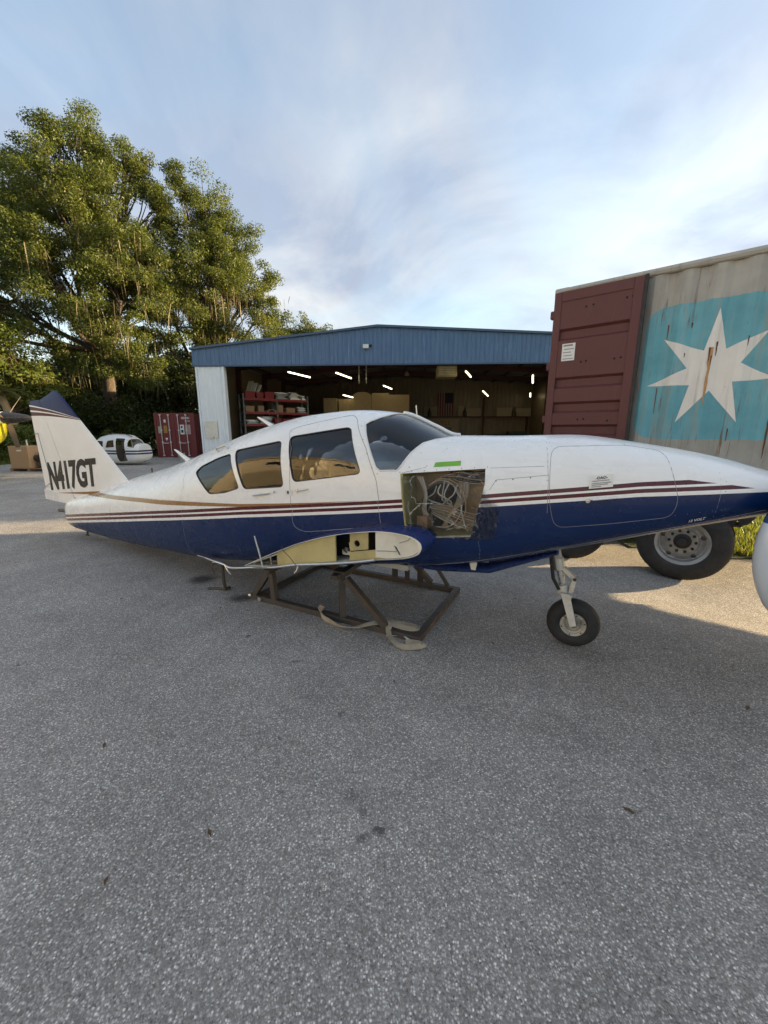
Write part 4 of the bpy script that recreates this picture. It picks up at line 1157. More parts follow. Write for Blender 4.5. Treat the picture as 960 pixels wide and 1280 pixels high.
# white star painted on the corrugated side
STAR = [(1.857,2.985),(1.969,2.531),(2.315,2.690),(2.117,2.358),(2.43,2.165),(2.071,2.152),(2.171,1.689),(1.875,2.066),(1.59,1.697),(1.675,2.144),(1.24,2.155),(1.626,2.344),(1.357,2.71),(1.768,2.529)]
STAR = [(k * .94, 1.6 + .94 * (z - 1.6)) for k, z in STAR]
def corr_patch(poly, name, mat, off=.003):
    bm = bmesh.new(); bm.faces.new([bm.verts.new((a, 0, b)) for a, b in poly])
    for x in folds(min(p[0] for p in poly), max(p[0] for p in poly))[1:-1]:
        bmesh.ops.bisect_plane(bm, geom=bm.verts[:] + bm.edges[:] + bm.faces[:], plane_co=(x, 0, 0), plane_no=(1, 0, 0))
    for v in bm.verts: v.co.y = .012 + corr(v.co.x) - off
    bmesh.ops.triangulate(bm, faces=bm.faces[:])
    me = bpy.data.meshes.new(name); bm.to_mesh(me); bm.free()
    return mobj(name, me, CONT, mat)
corr_patch(STAR, 'star_emblem', STARW)['label'] = 'white seven-pointed star emblem with rust running down from its middle'
RUSTM = pm('bare_rust', (.15, .06, .025), .9, 0, .5, 40, .4, 60, dirt=(.03, .015, .01), dirt_amt=.8, dscale=30)
RUSTL = pm('rust_stain', (.46, .27, .12), .8, 0, .25, 20)
rr = random.Random(3)
def rust_streak(x, z1, w, h, mat, off=.006):
    a = []; b = []
    for i in range(9):
        t = i / 8
        ww = w * (1 - t) ** .7 * rr.uniform(.55, 1.1) / 2 + .002
        xx = x + rr.uniform(-.1, .1) * w
        a.append((xx - ww, z1 - h * t)); b.append((xx + ww, z1 - h * t))
    corr_patch(a + b[::-1], 'rust_streak', mat, off)
rust_streak(1.725, 2.50, .046, .62, RUSTL, .006); rust_streak(1.768, 2.555, .012, .15, RUSTM, .009); rust_streak(1.712, 2.50, .013, .15, RUSTM, .009); rust_streak(1.735, 2.41, .009, .10, RUSTM, .009)
for x, z, w_, h_ in ((1.30, 2.80, .008, .16), (2.02, 2.58, .010, .10), (1.52, 2.79, .012, .06), (1.27, 2.1, .006, .30), (2.30, 1.72, .020, .42), (1.98, 1.62, .008, .14), (2.26, 3.25, .010, .05), (1.49, 2.47, .007, .05)):
    rust_streak(x, z, w_, h_, RUSTM)
# door leaf folded back along the side
door = empty('door'); door.parent = CONT; door['label'] = 'dark red ribbed container door folded back against the side'
D0, D1, DZ0, DZ1 = .03, 1.02, CB + .10, CT - .075
for (x0, x1, z0, z1) in ((D0, D0 + .09, DZ0, DZ1), (D1 - .10, D1, DZ0, DZ1), (D0 + .09, D1 - .10, DZ1 - .12, DZ1), (D0 + .09, D1 - .10, DZ0, DZ0 + .12)):
    MB().box(x0, x1, -.105, -.05, z0, z1, None, .004).build('door_frame', CRED, door)
# the ribbed panel: flats with horizontal recessed grooves
zs = [DZ0 + .12]; ys = []
grooves = [1.22, 1.52, 1.82, 2.12, 2.42, 2.98, 3.20]
grooves = [1.28, 1.60, 1.90, 2.22, 2.83]
prof = [(DZ0 + .12, -.095)]
for g in grooves:
    prof += [(g - .075, -.095), (g - .045, -.056), (g + .045, -.056), (g + .075, -.095)]
prof += [(DZ1 - .12, -.095)]
vs = [(D0 + .09, y, z) for z, y in prof] + [(D1 - .10, y, z) for z, y in prof]; k_ = len(prof)
MB().add(vs, [(i, i + 1, k_ + i + 1, k_ + i) for i in range(k_ - 1)]).build('door_panel', CRED, door)
MB().box(D1 - .001, D1 + .035, -.098, -.042, DZ0 - .01, DZ1 + .01).build('door_gasket', BLACK, door)
MB().box(D0 + .09, D1 - .1, -.055, -.05, DZ0 + .1, DZ1 - .1).build('door_backing', BLACK, door)
for z in (1.15, 1.75, 2.45, 3.1):
    MB().box(-.02, .08, -.08, -.01, z - .05, z + .05, None, .01).build('hinge', CRED, door)
for x, z in ((.42, 3.13), (.50, 3.14), (.42, 2.47), (.48, 2.475), (.80, 2.47), (.87, 2.475), (.86, 3.15), (.92, 3.155), (.45, 1.74), (.52, 1.745), (.8, 1.72)):
    MB().lathe([(0, -.003), (.012, -.002), (.013, .004)], 'Y', (x, -.096, z), 10).build('bolt', DARKV, door, 40)
stk = MB().box(.175, .335, -.0985, -.0960, 2.50, 2.715).build('sticker', PAPER, door); stk['label'] = 'torn white paper sticker on the red door'
for i in range(5):
    MB().box(.19 + .01 * (i % 2), .32 - .015 * (i % 3), -.0997, -.0990, 2.52 + i * .04, 2.53 + i * .04 + (.012 if i == 4 else 0)).build('print', INKG, stk)
# the trailer -----------------------------------------------------------------------------
TRL = empty('container_trailer', (CO.x, CO.y, 0), CONT_RZ, 'black tandem-axle trailer chassis with grey steel wheels under the star container', 'trailer')
CHB = pm('chassis_black', (.022, .021, .021), .6, .2, .3, 7, .15, 40, dirt=(.09, .075, .06), dirt_amt=.5)
for y in (.75, 1.69): MB().box(-.1, CL + .3, y - .07, y + .07, CB - .17, CB - .005).build('main_beam', CHB, TRL)
for x in (.05, 1.1, 2.4, 4.2, 6.2, 8.2, 10.2, 12.0): MB().box(x - .06, x + .06, .0, .68, CB - .16, CB - .006).box(x - .06, x + .06, .82, 1.62, CB - .16, CB - .006).box(x - .06, x + .06, 1.76, CW, CB - .16, CB - .006).build('cross_member', CHB, TRL)
WR = .455; GZ = -.12
WHG = pm('steel_wheel_grey', (.36, .36, .35), .55, .3, .15, 9, .1, dirt=(.12, .10, .08), dirt_amt=.6, dscale=6)
def truck_wheel(x, yo, sgn):
    w = empty('wheel', (x, yo, GZ + WR)); w.parent = TRL
    def P(l): return [(r, a * sgn) for r, a in l]
    hub = .25
    MB().lathe(P([(.262, .012), (.275, -.002), (.32, -.012), (.38, -.006), (.425, .018), (.446, .045), (.4525, .06), (.4525, .085), (.445, .09), (.445, .10), (.4545, .105), (.4545, .15), (.445, .155), (.445, .165), (.4525, .17), (.4525, .20), (.44, .225), (.38, .25), (.30, .245), (.262, .235)]), 'Y', n=56, caps=False).build('tyre', RUBBER, w, 35)
    disc = MB().lathe(P([(0, .115), (.15, .11), (.165, .095), (.215, .12), (.228, .11), (.232, .04), (.25, .022), (.268, .010), (.272, .022), (.26, .03), (.242, .06), (.24, .20), (.0, .20)]), 'Y', n=48).mesh('disc')
    hb = MB()
    for k in range(5):
        q = k * 2 * math.pi / 5 + .35
        hb.lathe([(.026, -.3), (.026, .18)] if sgn > 0 else [(.026, -.18), (.026, .3)], 'Y', (.197 * math.cos(q), 0, .197 * math.sin(q)), 12)
    disc = boolean(disc, hb.mesh('hb'), 'DIFFERENCE')
    mobj('rim', disc, w, WHG, 35)
    MB().lathe(P([(0, .035), (.045, .035), (.055, .045), (.060, .075), (.085, .085), (.085, .13)]), 'Y', n=28).build('hub', CHB, w, 35)
    for k in range(10):
        q = k * math.pi / 5
        MB().lathe(P([(0, .075), (.010, .075), (.016, .085), (.016, .112)]), 'Y', (.125 * math.cos(q), 0, .125 * math.sin(q)), 6).build('lug_nut', CHB, w)
    return w
for x in (1.754, .53):
    for yo, sg in ((-.38, 1), (-.06, 1), (CW + .38, -1), (CW + .06, -1)):
        truck_wheel(x, yo, sg)
    MB().tube([(x, -.2, GZ + WR), (x, CW + .2, GZ + WR)], .065, 12).build('axle', CHB, TRL, 40)
for y in (.75, 1.69):
    for x in (3.6, 1.14, -.1):
        MB().prism([(x - .16, CB - .29), (x + .16, CB - .29), (x + .07, .46), (x - .05, .44)], y - .05, y + .05).build('spring_hanger', CHB, TRL)
    for x in (1.754, .53):
        MB().tube(spline([(x - .5, y, .42), (x, y, .40), (x + .55, y, .42)], 5), .05, 8, flat=.7).build('leaf_spring', CHB, TRL, 40)
# side plates standing beside the front wheel
MB().prism([(2.0, .82), (2.36, .82), (2.34, .66), (2.29, .58), (2.24, .56), (2.20, .62), (2.17, .55), (2.21, .46), (2.18, .40), (2.10, .42), (2.07, .30), (2.0, .20), (1.9, .3)], -.10, -.05).build('mud_bracket', CHB, TRL)
MB().box(8.5, 8.62, .1, .22, GZ, CB - .1).box(8.44, 8.68, .05, .27, GZ, GZ + .03).box(8.5, 8.62, CW - .22, CW - .1, GZ, CB - .1).box(8.44, 8.68, CW - .27, CW - .05, GZ, GZ + .03).build('landing_leg', CHB, TRL)

# ------------------------------------------------------------------ wing tip at the right edge of the frame
WT = empty('wing_section', (1.93, 1.9, 0), 0, 'rounded white wing tip with a navy upper edge standing beside the nose', 'wing')
def wt_mat():
    n = NT('wing_tip_paint'); v = n.co(); Z = n.sep(v)[2]
    c = n.mix(n.math('GREATER_THAN', Z, n.math('ADD', 1.135, n.math('MULTIPLY', n.math('SUBTRACT', n.noise(v, 3), .5), .01))), (.55, .62, .70), (.03, .08, .20))
    n.set(Base_Color=c, Roughness=.25, Coat_Weight=.3); return n.m
vs = []; fs = []; ng = 28; st = [.0005, .004, .012, .03, .06, .11, .18, .28, .42, .6, 1.0, 1.6]
for x in st:
    k = math.sqrt(max(1 - max(0, 1 - x / .45) ** 2, 0)) if x < .45 else 1
    for j in range(ng):
        q = 2 * math.pi * j / ng
        vs.append((x, .16 * k * math.cos(q), 1.0 + .50 * k * math.sin(q)))
for i in range(len(st) - 1):
    for j in range(ng): fs.append((i * ng + j, i * ng + (j + 1) % ng, (i + 1) * ng + (j + 1) % ng, (i + 1) * ng + j))
fs += [tuple(range(ng)), tuple(range((len(st) - 1) * ng, len(st) * ng))]
MB().add(vs, fs).build('skin', wt_mat(), WT, 50)
MB().box(.9, 1.3, -.2, .2, -.10, .04).box(.95, 1.25, -.14, .14, .04, .52).build('stand', STEEL, WT)

# ------------------------------------------------------------------ hangar
HO = Vector((-10.0, 21.0, 0)); HRZ = R(-3.4)
HG = empty('hangar', HO, HRZ, 'metal hangar with blue fascia and wide open front', 'hangar')
HW, HD, RX = 23.0, 18.0, 9.7
def roofz(x): return 5.62 + (6.56 - 5.62) * (x - .25) / (RX - .25) if x < RX else 6.56 - .053 * (x - RX)
FB = 4.86
def siding(name, c1, c2, sc=(3, 3, .4)):
    n = NT(name); v = n.co()
    c = n.mix(n.ramp(n.noise(n.map(v, sc), 2.2, 5, .6), (.35, 0), (.7, 1)), c1, c2)
    c = n.mix(n.ramp(n.noise(n.map(v, (8, 8, .5)), 2.0, 5, .65), (.58, 0), (.76, .4)), c, tuple(min(1, x * 2.2 + .03) for x in c1))
    c = n.mix(n.math('MULTIPLY', n.ramp(n.noise(n.map(v, (14, 14, .8), (3, 1, 2)), 1.6, 4, .6), (.60, 0), (.68, .5)), n.ramp(n.noise(v, .7, 3), (.45, 0), (.65, 1))), c, tuple(min(.85, x * 2.0 + .16) for x in c1))
    n.set(Base_Color=c, Roughness=.45, Metallic=.0); n.bump(n.noise(v, 4, 3), .1, .02)
    return n.m
FBLUE = siding('fascia_blue', (.060, .125, .235), (.085, .165, .285))
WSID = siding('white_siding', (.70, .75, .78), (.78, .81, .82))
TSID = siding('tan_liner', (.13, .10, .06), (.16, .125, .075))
DTRIM = pm('blue_trim', (.045, .085, .15), .45)
IRON = pm('red_iron_primer', (.065, .022, .018), .7, 0, .25)
def ribbed(x0, x1, zlo, zhi, y, pitch=.30, dep=.035, rib=.06):
    """ribbed sheet, front face towards -y; zhi may be a function"""
    xs = [x0]
    x = x0 + .05
    prof = []
    while x < x1 - pitch * .5:
        prof += [(x, 0), (x + .02, -dep), (x + rib, -dep), (x + rib + .02, 0)]
        x += pitch
    prof = [(x0, 0)] + prof + [(x1, 0)]
    f = zhi if callable(zhi) else (lambda q: zhi)
    n = len(prof); vs = [(a, y + b, zlo) for a, b in prof] + [(a, y + b, f(a)) for a, b in prof]
    return MB().add(vs, [(i, i + 1, n + i + 1, n + i) for i in range(n - 1)])
ribbed(.32, 1.72, 0, FB, 0, .28, .045).build('front_wall', WSID, HG)
ribbed(.15, HW, FB, roofz, -.05, .22, .03, .05).build('fascia', FBLUE, HG)
MB().box(1.68, 1.77, -.06, .25, 0, FB).build('jamb_trim', WSID, HG); MB().box(.26, .34, -.05, .1, 0, FB).build('corner_trim', WSID, HG)
MB().box(.15, HW, -.07, .12, FB - .07, FB + .002).build('header_trim', DTRIM, HG)
ev = MB()
ev.bar((.10, -.10, roofz(.25) + .03), (RX, -.10, 6.60), .18, .10); ev.bar((RX, -.10, 6.60), (HW, -.10, roofz(HW) + .04), .18, .10)
ev.build('eave_trim', DTRIM, HG)
bx = [(.25, roofz(.25)), (RX, 6.56), (HW, roofz(HW))]
for (a, b) in ((bx[0], bx[1]), (bx[1], bx[2])):
    MB().add([(a[0], -.1, a[1] + .08), (b[0], -.1, b[1] + .08), (b[0], HD, b[1] + .08), (a[0], HD, a[1] + .08), (a[0], -.1, a[1]), (b[0], -.1, b[1]), (b[0], HD, b[1]), (a[0], HD, a[1])],
             [(0, 1, 2, 3), (7, 6, 5, 4), (0, 4, 5, 1), (1, 5, 6, 2), (2, 6, 7, 3), (3, 7, 4, 0)]).build('roof', pm('roof_insulation', (.20, .19, .175), .8), HG)
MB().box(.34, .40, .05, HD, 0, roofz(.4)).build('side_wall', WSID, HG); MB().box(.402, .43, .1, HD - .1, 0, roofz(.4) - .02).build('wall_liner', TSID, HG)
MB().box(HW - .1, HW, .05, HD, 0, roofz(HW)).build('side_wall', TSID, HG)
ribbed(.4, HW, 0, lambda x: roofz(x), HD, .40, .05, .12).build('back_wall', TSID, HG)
MB().box(.4, HW, .02, HD, -.1, .02).build('floor', pm('hangar_slab', (.10, .095, .09), .7), HG)
for y in (.6, 4.5, 9.0, 13.5):
    MB().bar((.45, y, roofz(.45) - .22), (RX, y, 6.30), .14, .34).bar((RX, y, 6.30), (HW - .1, y, roofz(HW - .1) - .22), .14, .34).build('rafter', IRON, HG)
    MB().box(.44, .74, y - .08, y + .08, 0, 5.35).build('column', IRON, HG); MB().box(HW - .42, HW - .12, y - .08, y + .08, 0, 5.5).build('column', IRON, HG)
for i in range(14):
    x = 1.2 + i * 1.62
    MB().bar((x, .2, roofz(x) - .07), (x, HD - .2, roofz(x) - .07), .05, .10).build('purlin', IRON, HG)
MB().box(.45, 1.15, -.02, -.015, 1.2, 1.2).v
ps = MB().box(.55, 1.18, -.075, -.04, 1.17, 2.06).build('notice_board', CREAM, HG); ps['label'] = 'cream notice panel on the white wall'
MB().box(.92, .98, -.078, -.074, 1.2, 1.25).build('notice_latch', BLACK, ps)
fl_ = MB().box(8.98, 9.28, -.22, -.08, 5.55, 5.75).build('flood_light', pm('lamp_grey', (.4, .42, .44), .5), HG)
MB().box(9.0, 9.26, -.235, -.221, 5.57, 5.73).build('lens', pm('lamp_lens', (.62, .64, .62), .2), fl_)
MB().tube([(9.28, -.1, 5.68), (9.40, -.16, 5.70)], .05, 8).build('photocell', BLACK, fl_)
# fluorescent tubes
def lamp_mat(s):
    n = NT('fluorescent_tube'); n.set(Base_Color=(.9, .88, .8), Emission_Color=(1.0, .86, .55), Emission_Strength=s); return n.m
LAMP = lamp_mat(2.0)
lamps = [((3.98, 3.8), (4.73, 6.4), 5.10), ((6.94, 3.6), (7.67, 7.0), 5.0), ((9.35, 10.5), (10.0, 13.6), 5.0), ((6.07, 11.4), (6.6, 14.2), 4.4), ((14.58, 3.5), (15.6, 7.2), 5.0), ((17.0, 11.0), (18.3, 15.5), 4.6), ((19.0, 5.4), (20.3, 9.6), 5.0), ((21.2, 13.0), (22.3, 16.6), 4.6)]
for i, (a, b, z) in enumerate(lamps):
    l = empty('fluorescent_lamp', HO, HRZ, 'lit fluorescent strip ' + ('near the top of the red rack', 'between the red rack and the hanging pipes', 'over the wide plywood crate', 'low above the narrow plywood crate', 'just past the yellowed heater', 'above the dark workbenches', 'first beside the container door, nearer the hangar mouth', 'second beside the container door, deeper inside')[i], 'lamp', 'hangar ceiling lamps')
    a = Vector((a[0], a[1], z)); b = Vector((b[0], b[1], z)); d = b - a
    b = a + d * min(1, 2.6 / d.length) if i not in (5, 6, 7) else b
    MB().bar(a, b, .14, .05).build('housing', WSID, l)
    MB().tube([a + Vector((0, 0, -.06)), b + Vector((0, 0, -.06))], .032, 8).build('tube', LAMP, l, 60)
    for t in (.12, .88):
        p = a + (b - a) * t; rz_ = roofz(p.x)
        MB().tube([p, (p.x, p.y, rz_)], .008, 5).build('hanger', BLACK, l)
def hthing(name, mb, mat, label, cat, group=None, smooth=None):
    o = mb.build(name, mat, None, smooth); o.location = HO; o.rotation_euler = (0, 0, HRZ)
    return props(o, label, cat, group)
# heater + ceiling services
ht = empty('unit_heater', HO, HRZ, 'yellowed box heater hung from the hangar ceiling', 'heater')
MB().box(13.0, 14.2, 4.6, 5.8, 4.80, 5.45, None, .03).build('casing', PRIMER, ht)
for k in range(5): MB().box(13.1, 14.1, 4.585, 4.60, 4.9 + k * .1, 4.94 + k * .1).build('louvre', CREAM, ht)
for x in (13.2, 14.0): MB().tube([(x, 5.2, 5.45), (x, 5.2, roofz(x))], .012, 6).build('hanger', BLACK, ht)
bulb = empty('pendant_lamp', HO, HRZ, 'unlit dome pendant lamp on a rod below the roof ridge', 'lamp')
MB().tube([(11.15, 4.5, 5.1), (11.15, 4.5, roofz(11.15))], .02, 6).build('rod', BLACK, bulb)
MB().lathe([(.0, 5.12), (.06, 5.12), (.16, 4.86), (.15, 4.86), (.0, 5.05)], 'Z', (11.15, 4.5, 0), 16).build('shade', TANL, bulb, 40)
for i, x in enumerate((8.2, 8.65)):
    hthing('hanging_pipe', MB().tube([(x, 4.6, 4.45), (x, 4.6, roofz(x))], .035, 8), ALU, 'short pale pipe hanging from the rafters', 'pipe', 'pipes hung from the rafters', 50)
# back wall shelf, boards, bottles, flag, banner
BW = HD - .10
sh = hthing('wall_shelf', MB().box(12.4, HW - .2, BW - .55, BW - .05, 2.80, 2.88).box(12.6, 12.7, BW - .5, BW - .05, 0, 2.80).box(18.3, 18.45, BW - .5, BW - .3, 0, 4.6).box(22.4, 22.5, BW - .5, BW - .05, 0, 2.80), IRON, 'long dark shelf along the hangar back wall', 'shelf')
BOARD = pm('dusty_board', (.24, .205, .145), .8, 0, .15, 3)
for i, (x0, x1, z1) in enumerate(((12.8, 14.05, 3.78), (16.0, 16.55, 3.85), (16.75, 18.15, 3.62), (19.6, 21.0, 3.66), (21.35, 22.75, 3.62))):
    hthing('display_panel', MB().box(x0, x1, BW - .35, BW - .28, 2.88, z1, None, .01), BOARD, ('dusty cream panel behind the bottle next to the flag', 'small dusty cream panel just past the flag', 'wide dusty cream panel next to the shelf post', 'dusty cream panel on the far side of the shelf post', 'dusty cream panel at the far end of the back shelf')[i], 'panel', 'panels on the back shelf')
for i, x in enumerate((13.3, 16.62, 21.2)):
    hthing('dark_bottle', MB().lathe([(0, 2.882), (.17, 2.882), (.19, 2.95), (.19, 3.25), (.06, 3.52), (.05, 3.72), (.0, 3.73)], 'Z', (x, BW - .45, 0), 14), pm('bottle_dark', (.03, .018, .012), .3), ('tall dark bottle beside the flag', 'tall dark bottle between the small and the wide cream panels', 'tall dark bottle between the two end panels of the shelf')[i], 'bottle', 'bottles on the back shelf', 40)
fg = empty('flag', HO, HRZ, 'striped red and white flag hung vertically on the hangar back wall', 'flag')
FR = pm('flag_red', (.12, .014, .02), .8); FW = pm('flag_white', (.20, .17, .16), .8); FBL = pm('flag_blue', (.012, .014, .035), .8)
for k in range(13):
    x = 14.05 + k * .115
    MB().box(x, x + .115, BW - .05, BW - .04, 2.95 if True else 0, 5.05 if k < 6 else 4.1).build('stripe', FR if k % 2 == 0 else FW, fg)
MB().box(14.05 + 6 * .115, 14.05 + 13 * .115, BW - .05, BW - .04, 4.1, 5.05).build('canton', FBL, fg)
bn = empty('wall_banner', HO, HRZ, 'pale banner with two lines of lettering below the flag', 'banner')
MB().box(13.2, 16.05, BW - .62, BW - .60, 1.10, 2.66).build('cloth', BOARD, bn)
def wall_text(body, size, x, y, z, mat, parent, **k):
    me = text_mesh(body, size, **k)
    for v in me.vertices: v.co = Vector((x + v.co.x, y - v.co.z, z + v.co.y))
    return mobj('lettering', me, parent, mat)
wall_text('WELL', .62, 14.55, BW - .625, 2.25, pm('ochre_print', (.20, .12, .05), .7), bn, offset=.01)
wall_text('Painting', .52, 14.6, BW - .625, 1.78, INK, bn, offset=.006)
MB().tube(spline([(13.6, BW - .625, 1.9), (13.45, BW - .625, 1.75), (13.8, BW - .625, 1.52), (15.0, BW - .625, 1.5)], 6), .03, 5, flat=.2).build('flourish', INK, bn)
for i, (x0, x1, z1) in enumerate(((18.7, 20.4, 1.25), (20.5, 22.2, 1.5))):
    m_ = empty('machine_bench', HO, HRZ, ('low dark workbench', 'taller dark workbench')[i] + ' against the hangar back wall', 'workbench')
    MB().box(x0, x1, BW - 1.6, BW - .8, z1 - .35, z1, None, .03).build('top', pm('bench_dark_green', (.03, .045, .04), .5), m_)
    for x in (x0 + .1, x1 - .2):
        MB().box(x, x + .1, BW - 1.5, BW - .9, .02, z1 - .35).build('leg', BLACK, m_)
# storage room with crates on its roof
ofc = empty('store_room', HO, HRZ, 'plain tan storage room at the back of the hangar', 'room')
MB().box(2.6, 11.6, 12.3, 17.6, .02, 2.9).build('wall', TSID, ofc); MB().box(2.5, 11.7, 12.2, 17.7, 2.9, 3.0).build('roof_deck', IRON, ofc)
MB().box(5.2, 6.2, 12.26, 12.30, .02, 2.1).build('door', BOARD, ofc)
CRATE = pm('plywood_crate', (.52, .40, .22), .75, 0, .15, 4)
for i, (x0, x1, y0, z1, lab) in enumerate(((4.3, 5.3, 12.5, 4.2, 'narrow pale plywood crate on the storage room roof'), (5.5, 6.6, 12.9, 4.15, 'medium plywood crate between the narrow and the slatted crates'), (8.3, 9.6, 12.7, 4.6, 'tall slatted plywood crate beside the arched crate'), (9.7, 11.3, 12.6, 4.45, 'wide plywood crate at the end of the storage room roof'))):
    c_ = empty('plywood_crate', HO, HRZ, lab, 'crate')
    MB().box(x0, x1, y0, y0 + 1.3, 3.0, z1, None, .01).build('box', CRATE, c_)
    for x in np.arange(x0, x1 + .01, (x1 - x0) / 3):
        MB().box(x - .05, x + .05, y0 - .03, y0 - .001, 3.0, z1).build('batten', CRATE, c_)
ar = [(6.7, 3.0), (8.2, 3.0), (8.2, 4.35)] + [(7.45 + .75 * math.cos(q), 4.35 + .35 * math.sin(q)) for q in np.linspace(.2, math.pi - .2, 9)] + [(6.7, 4.35)]
a_ = hthing('arched_crate', MB().prism(ar, 12.6, 14.0), CRATE, 'plywood crate with an arched top on the storage room roof', 'crate')
# rack of salvaged aircraft parts, inside on the left
RK = HO.copy(); rkd = R(38)
RKM = Matrix.Translation(HO) @ Matrix.Rotation(HRZ, 4, 'Z') @ Matrix.Translation((1.45, 2.9, 0)) @ Matrix.Rotation(rkd, 4, 'Z')
rk_loc = RKM.to_translation(); rk_rz = HRZ + rkd
rack = empty('pallet_rack', rk_loc, rk_rz, 'pallet rack with red beams loaded with aircraft parts', 'rack')
REDB = pm('rack_red', (.30, .025, .03), .5, 0, .2); GRN = pm('rack_grey_green', (.12, .16, .15), .5)
for x in (0, 2.05, 4.1):
    for y in (0, .95): MB().box(x - .045, x + .045, y - .04, y + .04, 0.02, 3.75).build('upright', GRN, rack)
    for k in range(5): MB().bar((x, .04, .3 + k * .7), (x, .91, .75 + k * .7), .03, .03).build('brace', GRN, rack)
SHZ = (3.50, 2.70, 1.98, 1.15, .35)
for z in SHZ:
    for y in (-.03, .98): MB().box(.046, 4.054, y - .025, y + .025, z - .13, z).build('beam', REDB, rack)
    MB().box(.05, 4.05, 0, .95, z - .04, z - .005).build('deck', TANL, rack)
rk = random.Random(12)
PARTS = [('aileron_panel', 'white flat aircraft control surface', 'aircraft part', WHITEP), ('cowling_shell', 'cream curved engine cowling', 'cowling', CREAM), ('parts_bin', 'red plastic parts bin', 'bin', REDB), ('carton', 'brown cardboard carton', 'carton', KRAFT), ('grey_panel', 'grey sheet-metal aircraft panel', 'aircraft part', pm('grey_sheet', (.35, .36, .36), .5))]
lvl = ('top', 'second', 'third', 'fourth', 'lowest')
for li, z in enumerate(SHZ):
    x = .12; cnt = 0
    while x < 3.8:
        kind = rk.choice((0, 0, 1, 2, 3, 4)) if li != 2 else rk.choice((2, 2, 0, 4))
        nm, lb, cat, mt = PARTS[kind]
        w_ = rk.uniform(.45, 1.0); w_ = min(w_, 3.98 - x)
        lab = lb + ' on the %s shelf of the red rack' % lvl[li]
        if kind in (0, 4):
            mb = MB(); hz = z
            n_ = rk.randint(2, 4)
            M = Matrix.Translation((x + w_ / 2, .42, z + .005)) @ Matrix.Rotation(rk.uniform(-.06, .06), 4, 'Z')
            mb.prism([(-w_ / 2, .0), (w_ / 2, .0), (w_ / 2, .05), (w_ * .1, .13), (-w_ * .3, .14), (-w_ / 2, .06)], -.45, .45)
            mb.v = [tuple(M @ Vector(p)) for p in mb.v]
        elif kind == 1:
            mb = MB(); q = np.linspace(0, math.pi, 9); r_ = w_ / 2
            outer = [(x + r_ + r_ * math.cos(a), z + .6 * r_ * math.sin(a) + .003) for a in q]; inn = [(x + r_ + (r_ - .03) * math.cos(a), z + .6 * (r_ - .03) * math.sin(a) + .003) for a in reversed(q)]
            mb.prism(outer + inn, -.05, .8)
        elif kind == 2:
            h_ = rk.uniform(.25, .5); w_ = min(w_, .6)
            mb = MB().add([(x + .04, .0, z + .003), (x + w_ - .04, 0, z + .003), (x + w_ - .04, .7, z + .003), (x + .04, .7, z + .003), (x, -.06, z + h_), (x + w_, -.06, z + h_), (x + w_, .75, z + h_), (x, .75, z + h_)], [(0, 3, 2, 1), (4, 5, 6, 7), (0, 1, 5, 4), (1, 2, 6, 5), (2, 3, 7, 6), (3, 0, 4, 7)])
        else:
            h_ = rk.uniform(.3, .55); mb = MB().box(x, x + w_ * .8, .05, .8, z + .003, z + h_, None, .01)
        o = mb.build(nm, mt); o.location = rk_loc; o.rotation_euler = (0, 0, rk_rz)
        props(o, lab, cat, '%s on the %s rack shelf' % (cat, lvl[li]))
        if kind in (0, 4):      # more sheets piled on it, each a little different
            zz_ = z + .145
            for s_ in range(n_):
                a, b = rk.uniform(.6, 1.15) * w_ / 2, rk.uniform(.35, .5); t_ = rk.uniform(.03, .12)
                M = Matrix.Translation((x + w_ / 2 + rk.uniform(-.1, .1), .42 + rk.uniform(-.12, .05), zz_)) @ Matrix.Rotation(rk.uniform(-.3, .3), 4, 'Z')
                mb = MB().prism([(-a, .0), (a, .0), (a, t_ * .5), (a * .2, t_), (-a * .6, t_ * .9), (-a, t_ * .4)], -b, b); mb.v = [tuple(M @ Vector(p)) for p in mb.v]
                k2 = rk.choice((0, 0, 1, 4)); nm, lb, cat, mt = PARTS[k2]
                if k2 == 1: nm, lb, cat = 'fairing_piece', 'cream aircraft fairing', 'aircraft part'
                c = mb.build(nm, mt); c.location = rk_loc; c.rotation_euler = (0, 0, rk_rz); zz_ += t_ + .004
                props(c, lb + ' on the %s shelf of the red rack' % lvl[li], cat, '%s on the %s rack shelf' % (cat, lvl[li]))
        x += w_ + rk.uniform(.03, .12); cnt += 1
for i in range(3):   # long pieces leaning above the rack
    mb = MB().bar((.3 + .25 * i, .3, 3.50), (.75 + .28 * i, .75, 4.55 - .1 * i), .30 - .06 * i, .06)
    o = mb.build('wing_flap', (CREAM, PAPER, WHITEP)[i]); o.location = rk_loc; o.rotation_euler = (0, 0, rk_rz)
    props(o, ('cream', 'grey-white', 'narrow white')[i] + ' wing flap standing on top of the red rack', 'aircraft part')
br = empty('blue_drum', RKM @ Vector((-.75, -.55, 0.02)), 0, 'blue plastic drum just inside the hangar jamb', 'drum')
MB().lathe([(0, 0), (.28, 0), (.29, .03), (.29, .85), (.27, .9), (0, .9)], 'Z', n=24).build('body', pm('drum_blue', (.02, .09, .30), .4), br, 35)
for z in (.3, .6): MB().lathe([(.288, z - .02), (.302, z), (.288, z + .02)], 'Z', n=24).build('hoop', pm('drum_blue', (.02, .09, .30)), br, 50)

